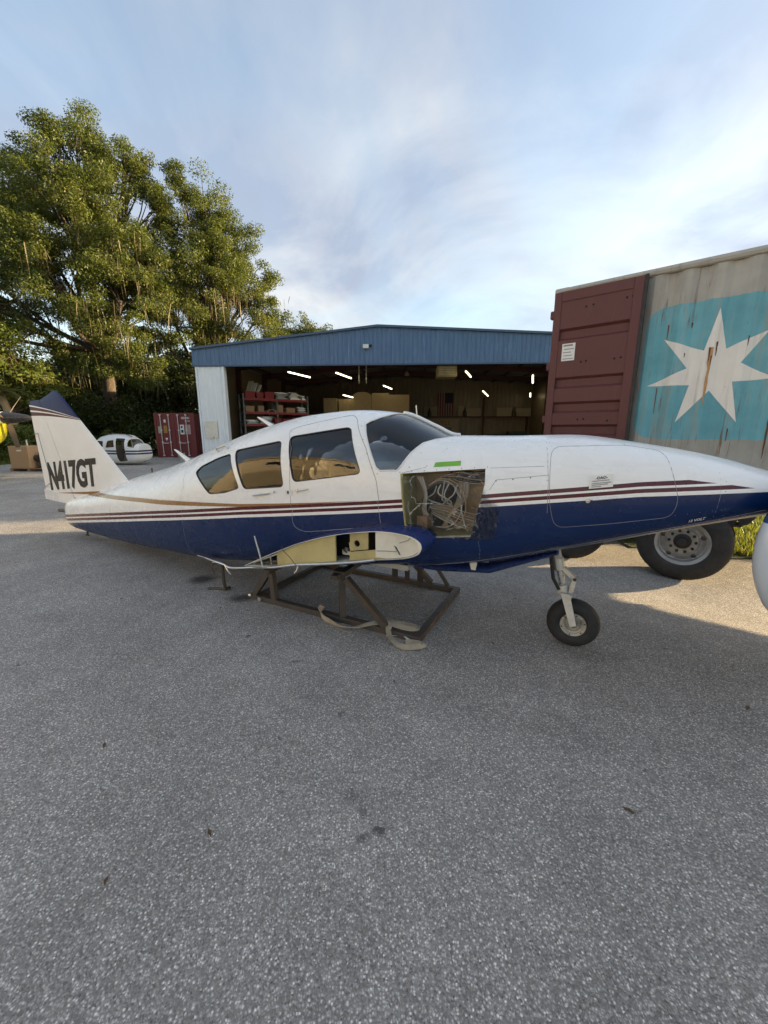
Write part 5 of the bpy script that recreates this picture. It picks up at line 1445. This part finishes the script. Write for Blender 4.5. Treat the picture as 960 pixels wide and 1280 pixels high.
# ------------------------------------------------------------------ red container beside the hangar
RC = empty('red_container', (-13.55, 23.3, 0), R(3), 'dull red shipping container with white lock rods beside the hangar wall', 'container')
RED2 = rusty('container_red', (.17, .026, .026), .3)
W2 = 2.3
cs = corr_sheet(.12, 6.0, 0, .18, 2.52); cs.v = [(W2 - .005 - y, x, z) for x, y, z in cs.v]
cs.build('side_panel', RED2, RC)
cs = corr_sheet(.12, 6.0, 0, .18, 2.52); cs.v = [(.005 + y, x, z) for x, y, z in cs.v]; cs.build('side_panel', RED2, RC)
MB().box(.02, W2 - .02, .05, 6.0, 2.52, 2.56).build('roof_sheet', RED2, RC); MB().box(0, W2, 5.98, 6.05, .05, 2.55).build('end_wall', RED2, RC)
for x in (0, W2 - .12): MB().box(x, x + .12, -.01, .13, .0, 2.6).build('corner_post', RED2, RC)
MB().box(.12, W2 - .12, 0, .1, 2.44, 2.59).build('door_header', RED2, RC); MB().box(.12, W2 - .12, 0, .1, .0, .16).build('door_sill', RED2, RC)
MB().box(0, W2, .1, 6.0, 0.0, .16).build('base_frame', RED2, RC)
for x0, x1 in ((.125, W2 / 2 - .01), (W2 / 2 + .01, W2 - .125)):
    dl = MB().box(x0, x1, .012, .05, .165, 2.435).build('door', RED2, RC)
    for z in (.5, .95, 1.4, 1.85, 2.2): MB().box(x0 + .05, x1 - .05, .0, .011, z - .05, z + .05).build('door_rib', RED2, dl)
RODM = pm('lock_rod_white', (.62, .55, .52), .5, .1)
for x in (.38, .85, 1.38, 1.85):
    rd = MB().tube([(x, -.05, .10), (x, -.05, 2.52)], .024, 8).build('lock_rod', RODM, RC, 50)
    for z in (.12, .9, 1.6, 2.48): MB().box(x - .05, x + .05, -.065, .011, z - .035, z + .035).build('rod_bracket', RODM, rd)
for x0 in (.38, 1.38): MB().box(x0 - .02, x0 + .36, -.085, -.075, .83, .87).build('lock_handle', RODM, RC)
MB().box(.18, .40, -.004, -.001, 1.42, 1.82).build('placard', pm('placard_green', (.30, .36, .28), .6), RC)
MB().box(.50, .70, -.004, -.001, 1.44, 1.86).build('placard', pm('placard_ochre', (.38, .20, .03), .6), RC)
mk = MB().box(1.45, 1.68, -.004, -.001, 1.36, 1.92).build('placard', PAPER, RC)
MB().box(1.5, 1.63, -.006, -.0045, 1.45, 1.62).box(1.5, 1.6, -.006, -.0045, 1.72, 1.84).build('print', INK, mk)
MB().box(1.74, 2.05, -.004, -.001, 1.36, 1.92).build('placard', pm('placard_pink', (.45, .32, .30), .7), RC)
MB().prism([(.53, 1.15), (.70, 1.15), (.615, .98)], -.004, -.001).build('warning_triangle', PAPER, RC)
wall_text('GDMU', .16, 1.80, -.003, 2.30, PAPER, RC, offset=.004); wall_text('22G1', .14, 1.92, -.003, 2.13, PAPER, RC); wall_text('8', .24, .60, -.003, 2.12, PAPER, RC, offset=.01)
for ch, z in (('G', 1.98), ('D', 1.50)):
    me = text_mesh(ch, .58, offset=.012)
    for v in me.vertices: v.co = Vector((W2 + .003, 1.25 + v.co.x * 1.35, z + v.co.y))
    mobj('lettering', me, RC, PAPER)
bk = empty('pail', (-10.95, 21.0, 0), 0, 'grey pail standing between the red container and the hangar', 'pail')
MB().lathe([(0, 0), (.15, 0), (.19, .38), (.2, .39), (.18, .38), (.14, .03), (0, .03)], 'Z', n=20).build('body', pm('pail_grey', (.32, .34, .34), .5), bk, 40)
MB().tube([(.19 * math.cos(q), 0, .38 + .17 * math.sin(q)) for q in np.linspace(0, math.pi, 9)], .006, 5).build('handle', STEEL, bk)

# ------------------------------------------------------------------ salvaged cabin section
WK = empty('salvaged_cabin', (-12.3, 18.5, 0), R(-12), 'white light aircraft cabin section with navy stripes and its door missing', 'aircraft')
def wk_paint():
    n = NT('salvage_paint'); v = n.co(); Z = n.sep(v)[2]
    b = n.math('MAXIMUM', n.math('MULTIPLY', n.math('GREATER_THAN', Z, .50), n.math('LESS_THAN', Z, .575)), n.math('MULTIPLY', n.math('GREATER_THAN', Z, .62), n.math('LESS_THAN', Z, .69)))
    c = n.mix(b, (.72, .72, .70), (.012, .022, .09)); n.set(Base_Color=c, Roughness=.35); return n.m
def wk_mesh(ins):
    vs = []; fs = []; stn = [(-1.25, .10, 1.18, .42), (-1.0, .06, 1.32, .5), (-.5, .04, 1.42, .55), (0, .03, 1.42, .56), (.35, .04, 1.38, .56), (.62, .06, 1.22, .55), (.85, .10, 1.02, .53), (1.05, .2, .98, .48), (1.13, .32, .9, .40)]
    na = 48
    for s, zb, zt, b in stn:
        s *= 1 - ins * 2; b -= ins; zt -= ins; zb += ins; zm = (zb + zt) / 2 - .06
        for k in range(na):
            q = 2 * math.pi * k / na; c, sn = math.cos(q), math.sin(q); n = 3.0
            vs.append((s, b * math.copysign(abs(c) ** (2 / n), c), zm + ((zt - zm) if sn >= 0 else (zm - zb)) * math.copysign(abs(sn) ** (2 / n), sn)))
    m = len(stn)
    for i in range(m - 1):
        for k in range(na): fs.append((i * na + k, i * na + (k + 1) % na, (i + 1) * na + (k + 1) % na, (i + 1) * na + k))
    fs += [tuple(range(na)), tuple(range((m - 1) * na, m * na))]
    return MB().add(vs, fs)
bm = bmesh.new(); bm.from_mesh(wk_mesh(0).mesh('a')); nf = len(bm.faces); bm.from_mesh(wk_mesh(.02).mesh('b')); bm.faces.ensure_lookup_table()
bmesh.ops.reverse_faces(bm, faces=bm.faces[nf:])
for f in bm.faces[nf:]: f.material_index = 1
me = bpy.data.meshes.new('wk'); bm.to_mesh(me); bm.free()
wc = MB()
wwin = [round_poly([(-.52, .80), (-.02, .84), (-.05, 1.16), (-.40, 1.12)], .05), round_poly([(-1.12, .86), (-.66, .84), (-.66, 1.10), (-.95, 1.12)], .05)]
for p in wwin: wc.prism(p, -1, 1)
wc.prism(round_poly([(.06, .16), (.58, .22), (.50, 1.22), (.06, 1.24)], .06), -1, -.1)
wc.prism([(.66, .86), (.95, .80), (.98, 1.4), (.60, 1.40), (.60, 1.16)], -1, 1)
wb_ = boolean(me, wc.mesh('wc'), 'DIFFERENCE')
mobj('body', wb_, WK, [wk_paint(), DARKV], 35)
for p in wwin: MB().prism(p, -.50, -.497).build('window_pane', GLASS, WK)
MB().box(-.9, -.4, -.3, .3, .12, .9).build('seat', LEATH, WK); MB().box(.2, .5, -.3, .3, .10, .45).build('seat', LEATH, WK)
MB().tube([(-.95, -.2, 1.30), (-.3, -.25, 1.445), (.35, -.2, 1.42), (.62, -.1, 1.30)], .018, 6).build('roof_rail', STEEL, WK)

# ------------------------------------------------------------------ box, pallet and engine at the left
PL = empty('pallet', (-14.25, 15.75, 0), R(-6), 'wooden pallet under the big cardboard box', 'pallet')
WOOD = pm('pallet_wood', (.26, .17, .10), .85, 0, .25, 8)
for k in range(7): MB().box(-.55, 1.05, -.5 + k * .165, -.5 + k * .165 + .11, .10, .125).build('board', WOOD, PL)
for x in (-.55, .2, .95): MB().box(x, x + .1, -.5, .6, .0, .099).build('runner', WOOD, PL)
CBX = empty('cardboard_box', (-14.36, 15.72, .126), R(-6), 'large brown cardboard box with a white hand-hole label on the pallet', 'box')
MB().box(-.42, .42, -.42, .42, 0, .86, None, .008).build('carton', KRAFT, CBX)
MB().box(-.05, .15, -.425, -.421, .66, .72).build('label', PAPER, CBX)
MB().box(-.42, .42, -.4235, -.421, .40, .405).build('crease', TANL, CBX)
EN = empty('engine', (-13.58, 15.70, .126), R(-6), 'greasy dark piston engine on the pallet beside the box', 'engine')
eb = MB().tube([(0, -.3, .38), (0, .3, .38)], .17, 12).build('crankcase', BLACK, EN, 40)
for s in (-1, 1):
    for y in (-.18, .18):
        cy_ = MB()
        for k in range(5): cy_.tube([(s * (.16 + k * .045), y, .38), (s * (.185 + k * .045), y, .38)], .125, 12)
        cy_.tube([(s * .12, y, .38), (s * .36, y, .38)], .10, 12)
        cy_.build('cylinder', STEEL, EN)
MB().box(-.2, .2, -.3, .3, .0, .23, None, .02).build('oil_sump', STEEL, EN); MB().tube([(-.2, -.2, .55), (0, -.1, .66), (.2, -.2, .55)], .05, 8).build('intake', RUBBER, EN, 40)

# ------------------------------------------------------------------ parked aircraft nose at the left edge
PA = empty('parked_aircraft', (-12.75, 13.0, 0), R(6), 'yellow-nosed aircraft with a black pointed spinner by the wood', 'aircraft')
YEL = pm('yellow_paint', (.70, .62, .02), .35)
MB().lathe([(0, .95), (.04, .93), (.11, .72), (.165, .42), (.19, .12), (.19, .0)], 'X', (.2, 0, 2.0), 28).build('spinner', pm('spinner_dark', (.035, .033, .035), .25), PA, 50)
MB().lathe([(.192, .0), (.196, -.07), (.192, -.14)], 'X', (.26, 0, 2.0), 28).build('spinner_band', WHITEP, PA, 50)
for a in (.25, .25 + 2.094, .25 + 4.189):
    b_ = MB(); M = Matrix.Translation((.32, 0, 2.0)) @ Matrix.Rotation(a, 4, 'X') @ Matrix.Rotation(R(28), 4, 'Z')
    b_.add([M @ Vector(p) for p in ((-.05, -.02, -.1), (.07, .02, -.1), (.09, .03, -.5), (-.07, -.02, -.5), (.06, .01, -1.0), (-.06, -.01, -1.0), (-.05, -.035, -.1), (.07, .005, -.1), (.09, .015, -.5), (-.07, -.035, -.5), (.06, 0, -1.0), (-.06, -.02, -1.0))],
           [(0, 1, 2, 3), (3, 2, 4, 5), (7, 6, 9, 8), (8, 9, 11, 10), (0, 3, 9, 6), (3, 5, 11, 9), (1, 7, 8, 2), (2, 8, 10, 4), (5, 4, 10, 11), (0, 6, 7, 1)])
    b_.build('propeller_blade', pm('blade_brown', (.10, .075, .05), .4), PA)
vs = []; st = [(.10, .19, .22, 1.98), (.02, .34, .48, 1.72), (-.3, .45, .62, 1.62), (-1.0, .55, .75, 1.58), (-3, .6, .85, 1.6)]
for x, ry, rz_, zc in st:
    for k in range(28):
        q = 2 * math.pi * k / 28; vs.append((x, ry * math.cos(q), zc + rz_ * math.sin(q)))
fs = [(i * 28 + k, i * 28 + (k + 1) % 28, (i + 1) * 28 + (k + 1) % 28, (i + 1) * 28 + k) for i in range(4) for k in range(28)] + [tuple(range(28)), tuple(range(112, 140))]
MB().add(vs, fs).build('cowling', YEL, PA, 50)
for y in (-.9, .9):
    MB().tube([(-1.4, y * .4, 1.0), (-1.3, y, .28)], .05, 8).build('gear_leg', WHITEP, PA, 50)
    MB().lathe([(.12, -.07), (.2, -.08), (.25, -.05), (.26, 0), (.25, .05), (.2, .08), (.12, .07)], 'Y', (-1.3, y, .26), 28).build('tyre', RUBBER, PA, 40)
# rail fence at the foot of the wood
fn = empty('rail_fence', (-17.0, 18.6, 0), R(4), 'low wire and rail fence in front of the undergrowth', 'fence')
for x in (0, 1.6, 3.2, 4.8): MB().tube([(x, 0, -.16), (x, 0, 1.15)], .04, 7).build('post', ALU, fn, 50)
for z in (.65, 1.08): MB().tube([(-.2, 0, z), (5.0, 0, z)], .018, 6).build('rail', STEEL, fn, 50)

# ------------------------------------------------------------------ the hangar across the apron, mirrored in the windows
OH = empty('opposite_hangar', (-17.5, -26, 0), R(90), 'tan metal hangar across the apron facing the aircraft flank', 'hangar')
TANW = siding('tan_metal_siding', (.36, .30, .20), (.43, .36, .25))
ribbed(0, 29.5, 0, 6.6, 0, .60, .06, .12).build('front_wall', TANW, OH)
MB().prism([(-.5, 6.5), (-.5, 6.68), (12, 11.6), (12, 11.4)], -.3, 29.8, 'YZ').build('roof', TANW, OH)
MB().box(.1, 29.4, .1, 23.5, 0, 6.4).build('core_wall', TANW, OH)
for k in range(4):
    x = 2.5 + k * 7
    w = MB().box(x, x + 2.6, -.12, -.07, 4.6, 5.4).build('window', DARKV, OH)
    MB().box(x - .08, x + 2.68, -.10, -.065, 4.52, 4.6).box(x - .08, x + 2.68, -.10, -.065, 5.4, 5.48).build('frame', WSID, w)
for x in (6, 20): MB().box(x, x + 7, -.12, -.07, 0, 3.0).build('hangar_door', BOARD, OH)

# ------------------------------------------------------------------ trees
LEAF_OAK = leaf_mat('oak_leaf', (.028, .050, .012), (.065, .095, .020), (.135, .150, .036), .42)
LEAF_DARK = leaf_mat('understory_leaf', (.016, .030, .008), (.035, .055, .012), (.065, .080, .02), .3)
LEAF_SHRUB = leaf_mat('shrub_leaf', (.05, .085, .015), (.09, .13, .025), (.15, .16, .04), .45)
MOSSM = leaf_mat('hanging_moss', (.12, .10, .06), (.17, .145, .085), (.23, .19, .12), .35)
def bark_mat():
    n = NT('bark'); v = n.co()
    c = n.mix(n.ramp(n.noise(n.map(v, (3, 3, .6)), 3, 6, .65), (.35, 0), (.7, 1)), (.045, .034, .024), (.13, .10, .075))
    n.set(Base_Color=c, Roughness=.95); n.bump(n.noise(n.map(v, (6, 6, 1)), 4, 6, .7), .7, .08); return n.m
BARK = bark_mat()
def leaf_cloud(centres, radii, per, size, rng, flat=.65):
    """diamond leaves scattered through clumps"""
    C_ = np.repeat(centres, per, axis=0); Rr = np.repeat(radii, per)
    n = len(C_)
    d = rng.normal(size=(n, 3)); d /= np.linalg.norm(d, axis=1)[:, None]
    rad = Rr * rng.uniform(0.05, 1, n) ** .45
    P = C_ + d * rad[:, None] * np.array([1, 1, flat])
    nor = d * .6 + rng.normal(size=(n, 3)) * .6 + np.array([0, 0, .45]); nor /= np.linalg.norm(nor, axis=1)[:, None]
    t = rng.normal(size=(n, 3)); t -= nor * (t * nor).sum(1)[:, None]; t /= np.linalg.norm(t, axis=1)[:, None]
    b = np.cross(nor, t)
    L = size * rng.uniform(.6, 1.35, n); Wd = L * rng.uniform(.38, .6, n)
    v = np.stack([P - t * L[:, None] / 2, P + b * Wd[:, None] / 2 + nor * L[:, None] * .08, P + t * L[:, None] / 2, P - b * Wd[:, None] / 2 + nor * L[:, None] * .08], 1).reshape(-1, 3)
    return v, np.arange(4 * n).reshape(-1, 4)
def moss_cloud(tops, rng, lmin=.5, lmax=2.0, w=.028, strands=14, spread=.45):
    C_ = np.repeat(tops, strands, axis=0); n = len(C_)
    p = C_ + rng.normal(size=(n, 3)) * np.array([spread, spread, .12]); L = rng.uniform(lmin, lmax, n) * rng.uniform(.4, 1, n)
    a = rng.uniform(0, math.pi, n); ww = w * rng.uniform(.5, 1.4, n)
    dx = np.stack([np.cos(a) * ww / 2, np.sin(a) * ww / 2, np.zeros(n)], 1); dr = rng.normal(size=(n, 3)) * .06; dr[:, 2] = 0
    m1 = p + dr; m1[:, 2] -= L * .5; m2 = p + dr * 1.6; m2[:, 2] -= L
    v = np.stack([p - dx, p + dx, m1 + dx * 1.1, m1 - dx * 1.1, m2], 1).reshape(-1, 3)
    q = np.arange(0, 5 * n, 5)
    tri = np.concatenate([np.stack([q, q + 1, q + 2], 1), np.stack([q, q + 2, q + 3], 1), np.stack([q + 3, q + 2, q + 4], 1)])
    return v, tri
def tree(name, base, fork, blobs, label, group=None, seed=1, trunk_r=.45, leaf=None, size=.2, per=120, dens=9.0, moss=0, thr=-.10, twig=.35, cr=(.5, .85)):
    rng = np.random.default_rng(seed); rnd = random.Random(seed)
    T = empty(name, base, 0, label, 'tree', group)
    B = Vector(base); bl = [(Vector(b[:3]) - B, b[3]) for b in blobs]; F = Vector(fork) - B
    cs = []; rs = []; own = []
    for i, (c, r) in enumerate(bl):
        k = max(6, int(dens * r * r)); got = 0; tr = 0
        while got < k and tr < k * 6:
            tr += 1
            d = rng.normal(size=3); d /= np.linalg.norm(d)
            p = np.array(c) + d * r * rng.uniform(.25, 1.12) ** .6
            if mnoise.noise(Vector(p) * .55 + Vector((seed * 3.1, 0, 0))) < thr: continue
            cs.append(p); rs.append(rng.uniform(*cr) * (.8 + .2 * min(r, 2) / 2)); own.append(i); got += 1
    cs = np.array(cs); rs = np.array(rs)
    v, q = leaf_cloud(cs, rs, per, size, rng)
    mobj('crown', np_mesh('crown', v, q), T, leaf or LEAF_OAK)
    tb = MB()
    lean = Vector((rnd.uniform(-.2, .2), rnd.uniform(-.2, .2), 0))
    tb.tube(spline([(0, 0, -.2), F * .33 + lean, F * .7 - lean * .5, F], 5), [trunk_r * (1.35 if i < 2 else 1.1 - .35 * i / 15) for i in range(16)], 12)
    for i, (c, r) in enumerate(bl):
        mid = F.lerp(c, .5) + Vector((rnd.uniform(-.5, .5), rnd.uniform(-.5, .5), rnd.uniform(-.9, .1)))
        path = spline([F, mid, c], 6); n = len(path)
        r0 = trunk_r * .42
        tb.tube(path, [r0 * (1 - .78 * k / (n - 1)) for k in range(n)], 7)
        idx = [k for k in range(len(cs)) if own[k] == i]
        for k in idx:
            if rnd.random() > twig: continue
            e = Vector(cs[k]); s0 = path[rnd.randint(n // 2, n - 1)]
            tb.tube(spline([s0, s0.lerp(e, .5) + Vector((rnd.uniform(-.3, .3), rnd.uniform(-.3, .3), rnd.uniform(-.2, .2))), e], 3), [.07 * trunk_r / .45, .06 * trunk_r / .45, .05 * trunk_r / .45, .04 * trunk_r / .45, .03 * trunk_r / .45, .02 * trunk_r / .45, .012], 5, caps=False)
    tb.build('trunk', BARK, T, 60)
    if moss:
        lo_ = np.argsort(cs[:, 2])[:int(len(cs) * .55)]; low = cs[rng.choice(lo_, max(4, int(len(cs) * moss)), replace=False)]
        v, q = moss_cloud(low, rng)
        o = mobj('moss', np_mesh('moss', v, q), T, MOSSM); o['kind'] = 'stuff'
    return T
OAK1 = [(-18.4, 27, 18.1, 2.0), (-19.7, 26, 16.7, 2.3), (-16.5, 28, 17.4, 2.1), (-22.8, 27, 16.4, 2.4), (-17.4, 25, 14.8, 2.7), (-25.1, 27, 14.9, 2.7), (-19.8, 24.5, 12.5, 2.7), (-16.2, 25, 12.3, 2.7), (-15.0, 28, 15.7, 1.5), (-23.4, 25, 11.1, 2.6), (-17.9, 23.5, 9.7, 2.4), (-21.5, 24, 8.9, 2.0), (-15.0, 24, 9.1, 2.3), (-14.1, 25, 11.1, 1.7), (-18.3, 28, 20.2, 1.3), (-16.1, 29, 19.6, 1.0), (-20.5, 29, 14.5, 2.5), (-17.5, 29.5, 12.5, 2.6), (-27.5, 26, 12.0, 2.6), (-26.5, 25, 8.8, 2.0), (-17.0, 25.0, 6.0, 1.5), (-15.0, 25.4, 5.6, 1.4), (-20.2, 25.2, 6.2, 1.3)]
OAK1 = [(x, y, 1.6 + (z - 1.6) * .96, r) for x, y, z, r in OAK1]
tree('live_oak', (-18.9, 27.6, -.16), (-18.6, 27.2, 6.6), OAK1, 'tall spreading oak hung with moss, behind the aircraft tail', 'moss-hung oaks', 3, .42, moss=.12, per=320, size=.128, dens=8.5)
OAK2 = [(-13.6, 30, 17.6, 1.2), (-11.9, 30, 16.3, 2.0), (-13.0, 29, 14.1, 2.5), (-10.3, 30, 14.5, 1.9), (-11.3, 28, 11.5, 2.4), (-9.1, 30, 12.2, 1.6), (-10.0, 29, 9.5, 1.9), (-12.9, 28, 9.1, 2.2), (-14.5, 28, 11.8, 2.0), (-15.4, 28, 8.4, 1.8), (-8.6, 30, 10.2, 1.0), (-12.1, 29, 7.5, 1.5), (-13.5, 31.5, 12.0, 2.4), (-8.3, 31, 8.4, 1.3)]
tree('live_oak', (-13.6, 30.2, -.16), (-13.5, 30, 5.6), OAK2, 'moss-hung oak reaching over the left end of the hangar roof', 'moss-hung oaks', 5, .36, moss=.2, per=320, size=.128, dens=8.5)
k_ = 42 / 36
OAK3 = [(x * k_, y * k_, 1.6 + (z - 1.6) * k_, r * k_) for x, y, z, r in [(-8.3, 36, 10.4, 1.4), (-6.6, 36, 10.7, 1.3), (-9.4, 36, 9.6, 1.4), (-5.5, 36, 10.0, .9), (-7.8, 37, 9.3, 1.9), (-6.0, 36.5, 9.2, 1.2)]]
tree('live_oak', (-9.3, 43.0, -.16), (-9.2, 43, 6.5), OAK3, 'smaller open-crowned oak showing above the hangar roof', None, 8, .3, per=90, dens=7, thr=-.05, twig=.8)
LEFT = [(-20.0, 21.8, 5.7, 1.6), (-21.5, 22, 4.5, 1.7), (-20.6, 23, 4.2, 1.3), (-21.2, 23, 7.2, .9), (-23, 22, 6, 1.6), (-19.2, 22.6, 3.6, 1.1)]
tree('young_oak', (-20.8, 22.3, -.16), (-20.8, 22.3, 2.6), LEFT, 'young light green tree at the edge of the wood beside the palm', None, 13, .16, leaf=LEAF_SHRUB, per=110, dens=10, moss=.1)
# unseen trees added beyond the trailer to shade the apron from the sun
rw = random.Random(50)
for i, (x, y, h) in enumerate(((21.5, 13.9, 7.5), (24, 18.6, 8), (26, 23, 7.5), (29, 27.5, 8), (32, 33, 8))):
    bl = [(x + rw.uniform(-1.6, 1.6), y + rw.uniform(-2.2, 2.2), h * rw.uniform(.22, .9), rw.uniform(1.3, 2.0)) for _ in range(9)]
    tree('shade_tree', (x, y, -.16), (x, y, h * .4), bl, 'bushy unseen tree beyond the container trailer, added to shade the apron', 'added shade trees', 60 + i, .2, leaf=LEAF_DARK, size=.34, per=70, dens=6, twig=.1, thr=-.5)
# trees of the wood behind
rw = random.Random(21)
for i, (x, y, h) in enumerate(((-31, 33, 13), (-26, 36, 11.5), (-22.5, 34, 10), (-17, 37, 11), (-19.8, 32, 7.5), (-13.8, 38, 10.5), (-29, 28, 9), (-16.2, 33, 6.8), (-25, 30, 7.0))):
    bl = [(x + rw.uniform(-2, 2), y + rw.uniform(-1.5, 1.5), h * rw.uniform(.45, 1.0), rw.uniform(1.3, 2.2)) for _ in range(7)]
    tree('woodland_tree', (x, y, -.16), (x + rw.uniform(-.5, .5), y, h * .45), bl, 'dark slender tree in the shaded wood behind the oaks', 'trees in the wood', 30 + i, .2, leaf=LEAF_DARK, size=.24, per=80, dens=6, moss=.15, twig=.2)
# undergrowth: one dense mass
rng = np.random.default_rng(77)
n = 900
X = rng.uniform(-40, -11.8, n); Y = rng.uniform(25.5, 34, n); hgt = rng.uniform(.2, 1, n) ** .8 * (2.4 + 1.8 * np.sin(X * .9) * .5 + (Y - 25.5) * .28)
ok = ~((X > -14.5) & (Y < 30)); X, Y, hgt = X[ok], Y[ok], hgt[ok]
v, q = leaf_cloud(np.stack([X, Y, hgt], 1), rng.uniform(.5, .95, len(X)), 75, .24, rng, .8)
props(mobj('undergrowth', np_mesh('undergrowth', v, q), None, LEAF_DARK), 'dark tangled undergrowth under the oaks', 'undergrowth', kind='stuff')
n = 200
X = rng.uniform(-33, -15, n); Y = rng.uniform(23.6, 26.2, n); hgt = rng.uniform(.15, 1, n) * (3.2 + 1.1 * np.sin(X * 1.7) + .8 * np.sin(X * .6 + 1))
ok = ~((X > -17) & (Y < 25)); X, Y, hgt = X[ok], Y[ok], hgt[ok]
v, q = leaf_cloud(np.stack([X, Y, hgt], 1), rng.uniform(.4, .75, len(X)), 90, .18, rng, .85)
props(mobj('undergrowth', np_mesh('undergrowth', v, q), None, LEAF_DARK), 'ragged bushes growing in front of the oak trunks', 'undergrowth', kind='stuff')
n = 420
X = rng.uniform(-48, -10.5, n); Y = rng.uniform(40, 48, n); hgt = rng.uniform(.1, 1, n) * 8.5
v, q = leaf_cloud(np.stack([X, Y, hgt], 1), rng.uniform(.9, 1.6, n), 80, .42, rng, .9)
props(mobj('far_wood', np_mesh('far_wood', v, q), None, LEAF_DARK), 'deep wood closing off the view behind the oaks', 'wood', kind='stuff')
# sunlit shrubs near the left edge
for i, (x, y, s) in enumerate(((-17.6, 19.6, 1.15), (-19.0, 20.2, 1.3), (-16.4, 20.6, 1.0), (-20.6, 20.0, 1.2), (-15.2, 22.6, 1.1))):
    S = empty('shrub', (x, y, -.16), 0, 'bushy light green shrub behind the rail fence', 'shrub', 'shrubs behind the rail fence')
    r_ = np.random.default_rng(90 + i); k = 26
    d = r_.normal(size=(k, 3)); d /= np.linalg.norm(d, axis=1)[:, None]; c = d * r_.uniform(.3, 1, (k, 1)) * s * np.array([1, .8, .75]); c[:, 2] += s * .85
    v, q = leaf_cloud(c, r_.uniform(.28, .42, k), 90, .13, r_, .8)
    mobj('foliage', np_mesh('foliage', v, q), S, LEAF_SHRUB)
    sm = MB()
    for j in range(6): sm.tube([(0, 0, 0), tuple(c[j] * .5 + np.array([0, 0, .1])), tuple(c[j])], [.03, .02, .008], 5)
    sm.build('stem', BARK, S, 60)
# palm
PM = empty('palm_tree', (-19.0, 20.6, -.16), 0, 'leaning cabbage palm with drooping fronds at the edge of the wood', 'tree')
tp = spline([(0, 0, 0), (-.15, 0, 1.4), (-.45, 0, 2.6), (-.75, 0, 3.7)], 6)
MB().tube(tp, [.17 + .012 * (i % 2) - .02 * i / len(tp) for i in range(len(tp))], 10).build('trunk', pm('palm_trunk', (.30, .22, .13), .9, 0, .3, 9, .5, 30), PM, 60)
PFR = leaf_mat('palm_frond', (.06, .09, .02), (.11, .13, .03), (.20, .17, .07), .35)
rp_ = random.Random(4)
for i in range(16):
    a = i * 2.4; el = rp_.uniform(-.5, 1.1); top = Vector(tp[-1]); L = rp_.uniform(1.1, 1.6)
    d = Vector((math.cos(a) * math.cos(el), math.sin(a) * math.cos(el), math.sin(el)))
    path = [top + d * (L * t) + Vector((0, 0, -.9 * L * t * t * (.6 if el > 0 else .3))) for t in (0, .2, .4, .6, .8, 1.0)]
    fb = MB()
    for k in range(5): fb.tube([path[k], path[k + 1]], .012, 4, caps=False)
    for k in range(1, 6):
        for j in range(5):
            p = path[k - 1].lerp(path[k], j / 5)
            for s in (-1, 1):
                side = d.cross(Vector((0, 0, 1))).normalized() * s
                e = p + (side * .42 + d * .25 + Vector((0, 0, -.22))) * (1 - .1 * k) * rp_.uniform(.8, 1.2)
                w = (path[k] - path[k - 1]).normalized() * .02
                fb.add([p - w, p + w, e], [(0, 1, 2)])
    fb.build('frond', PFR, PM)
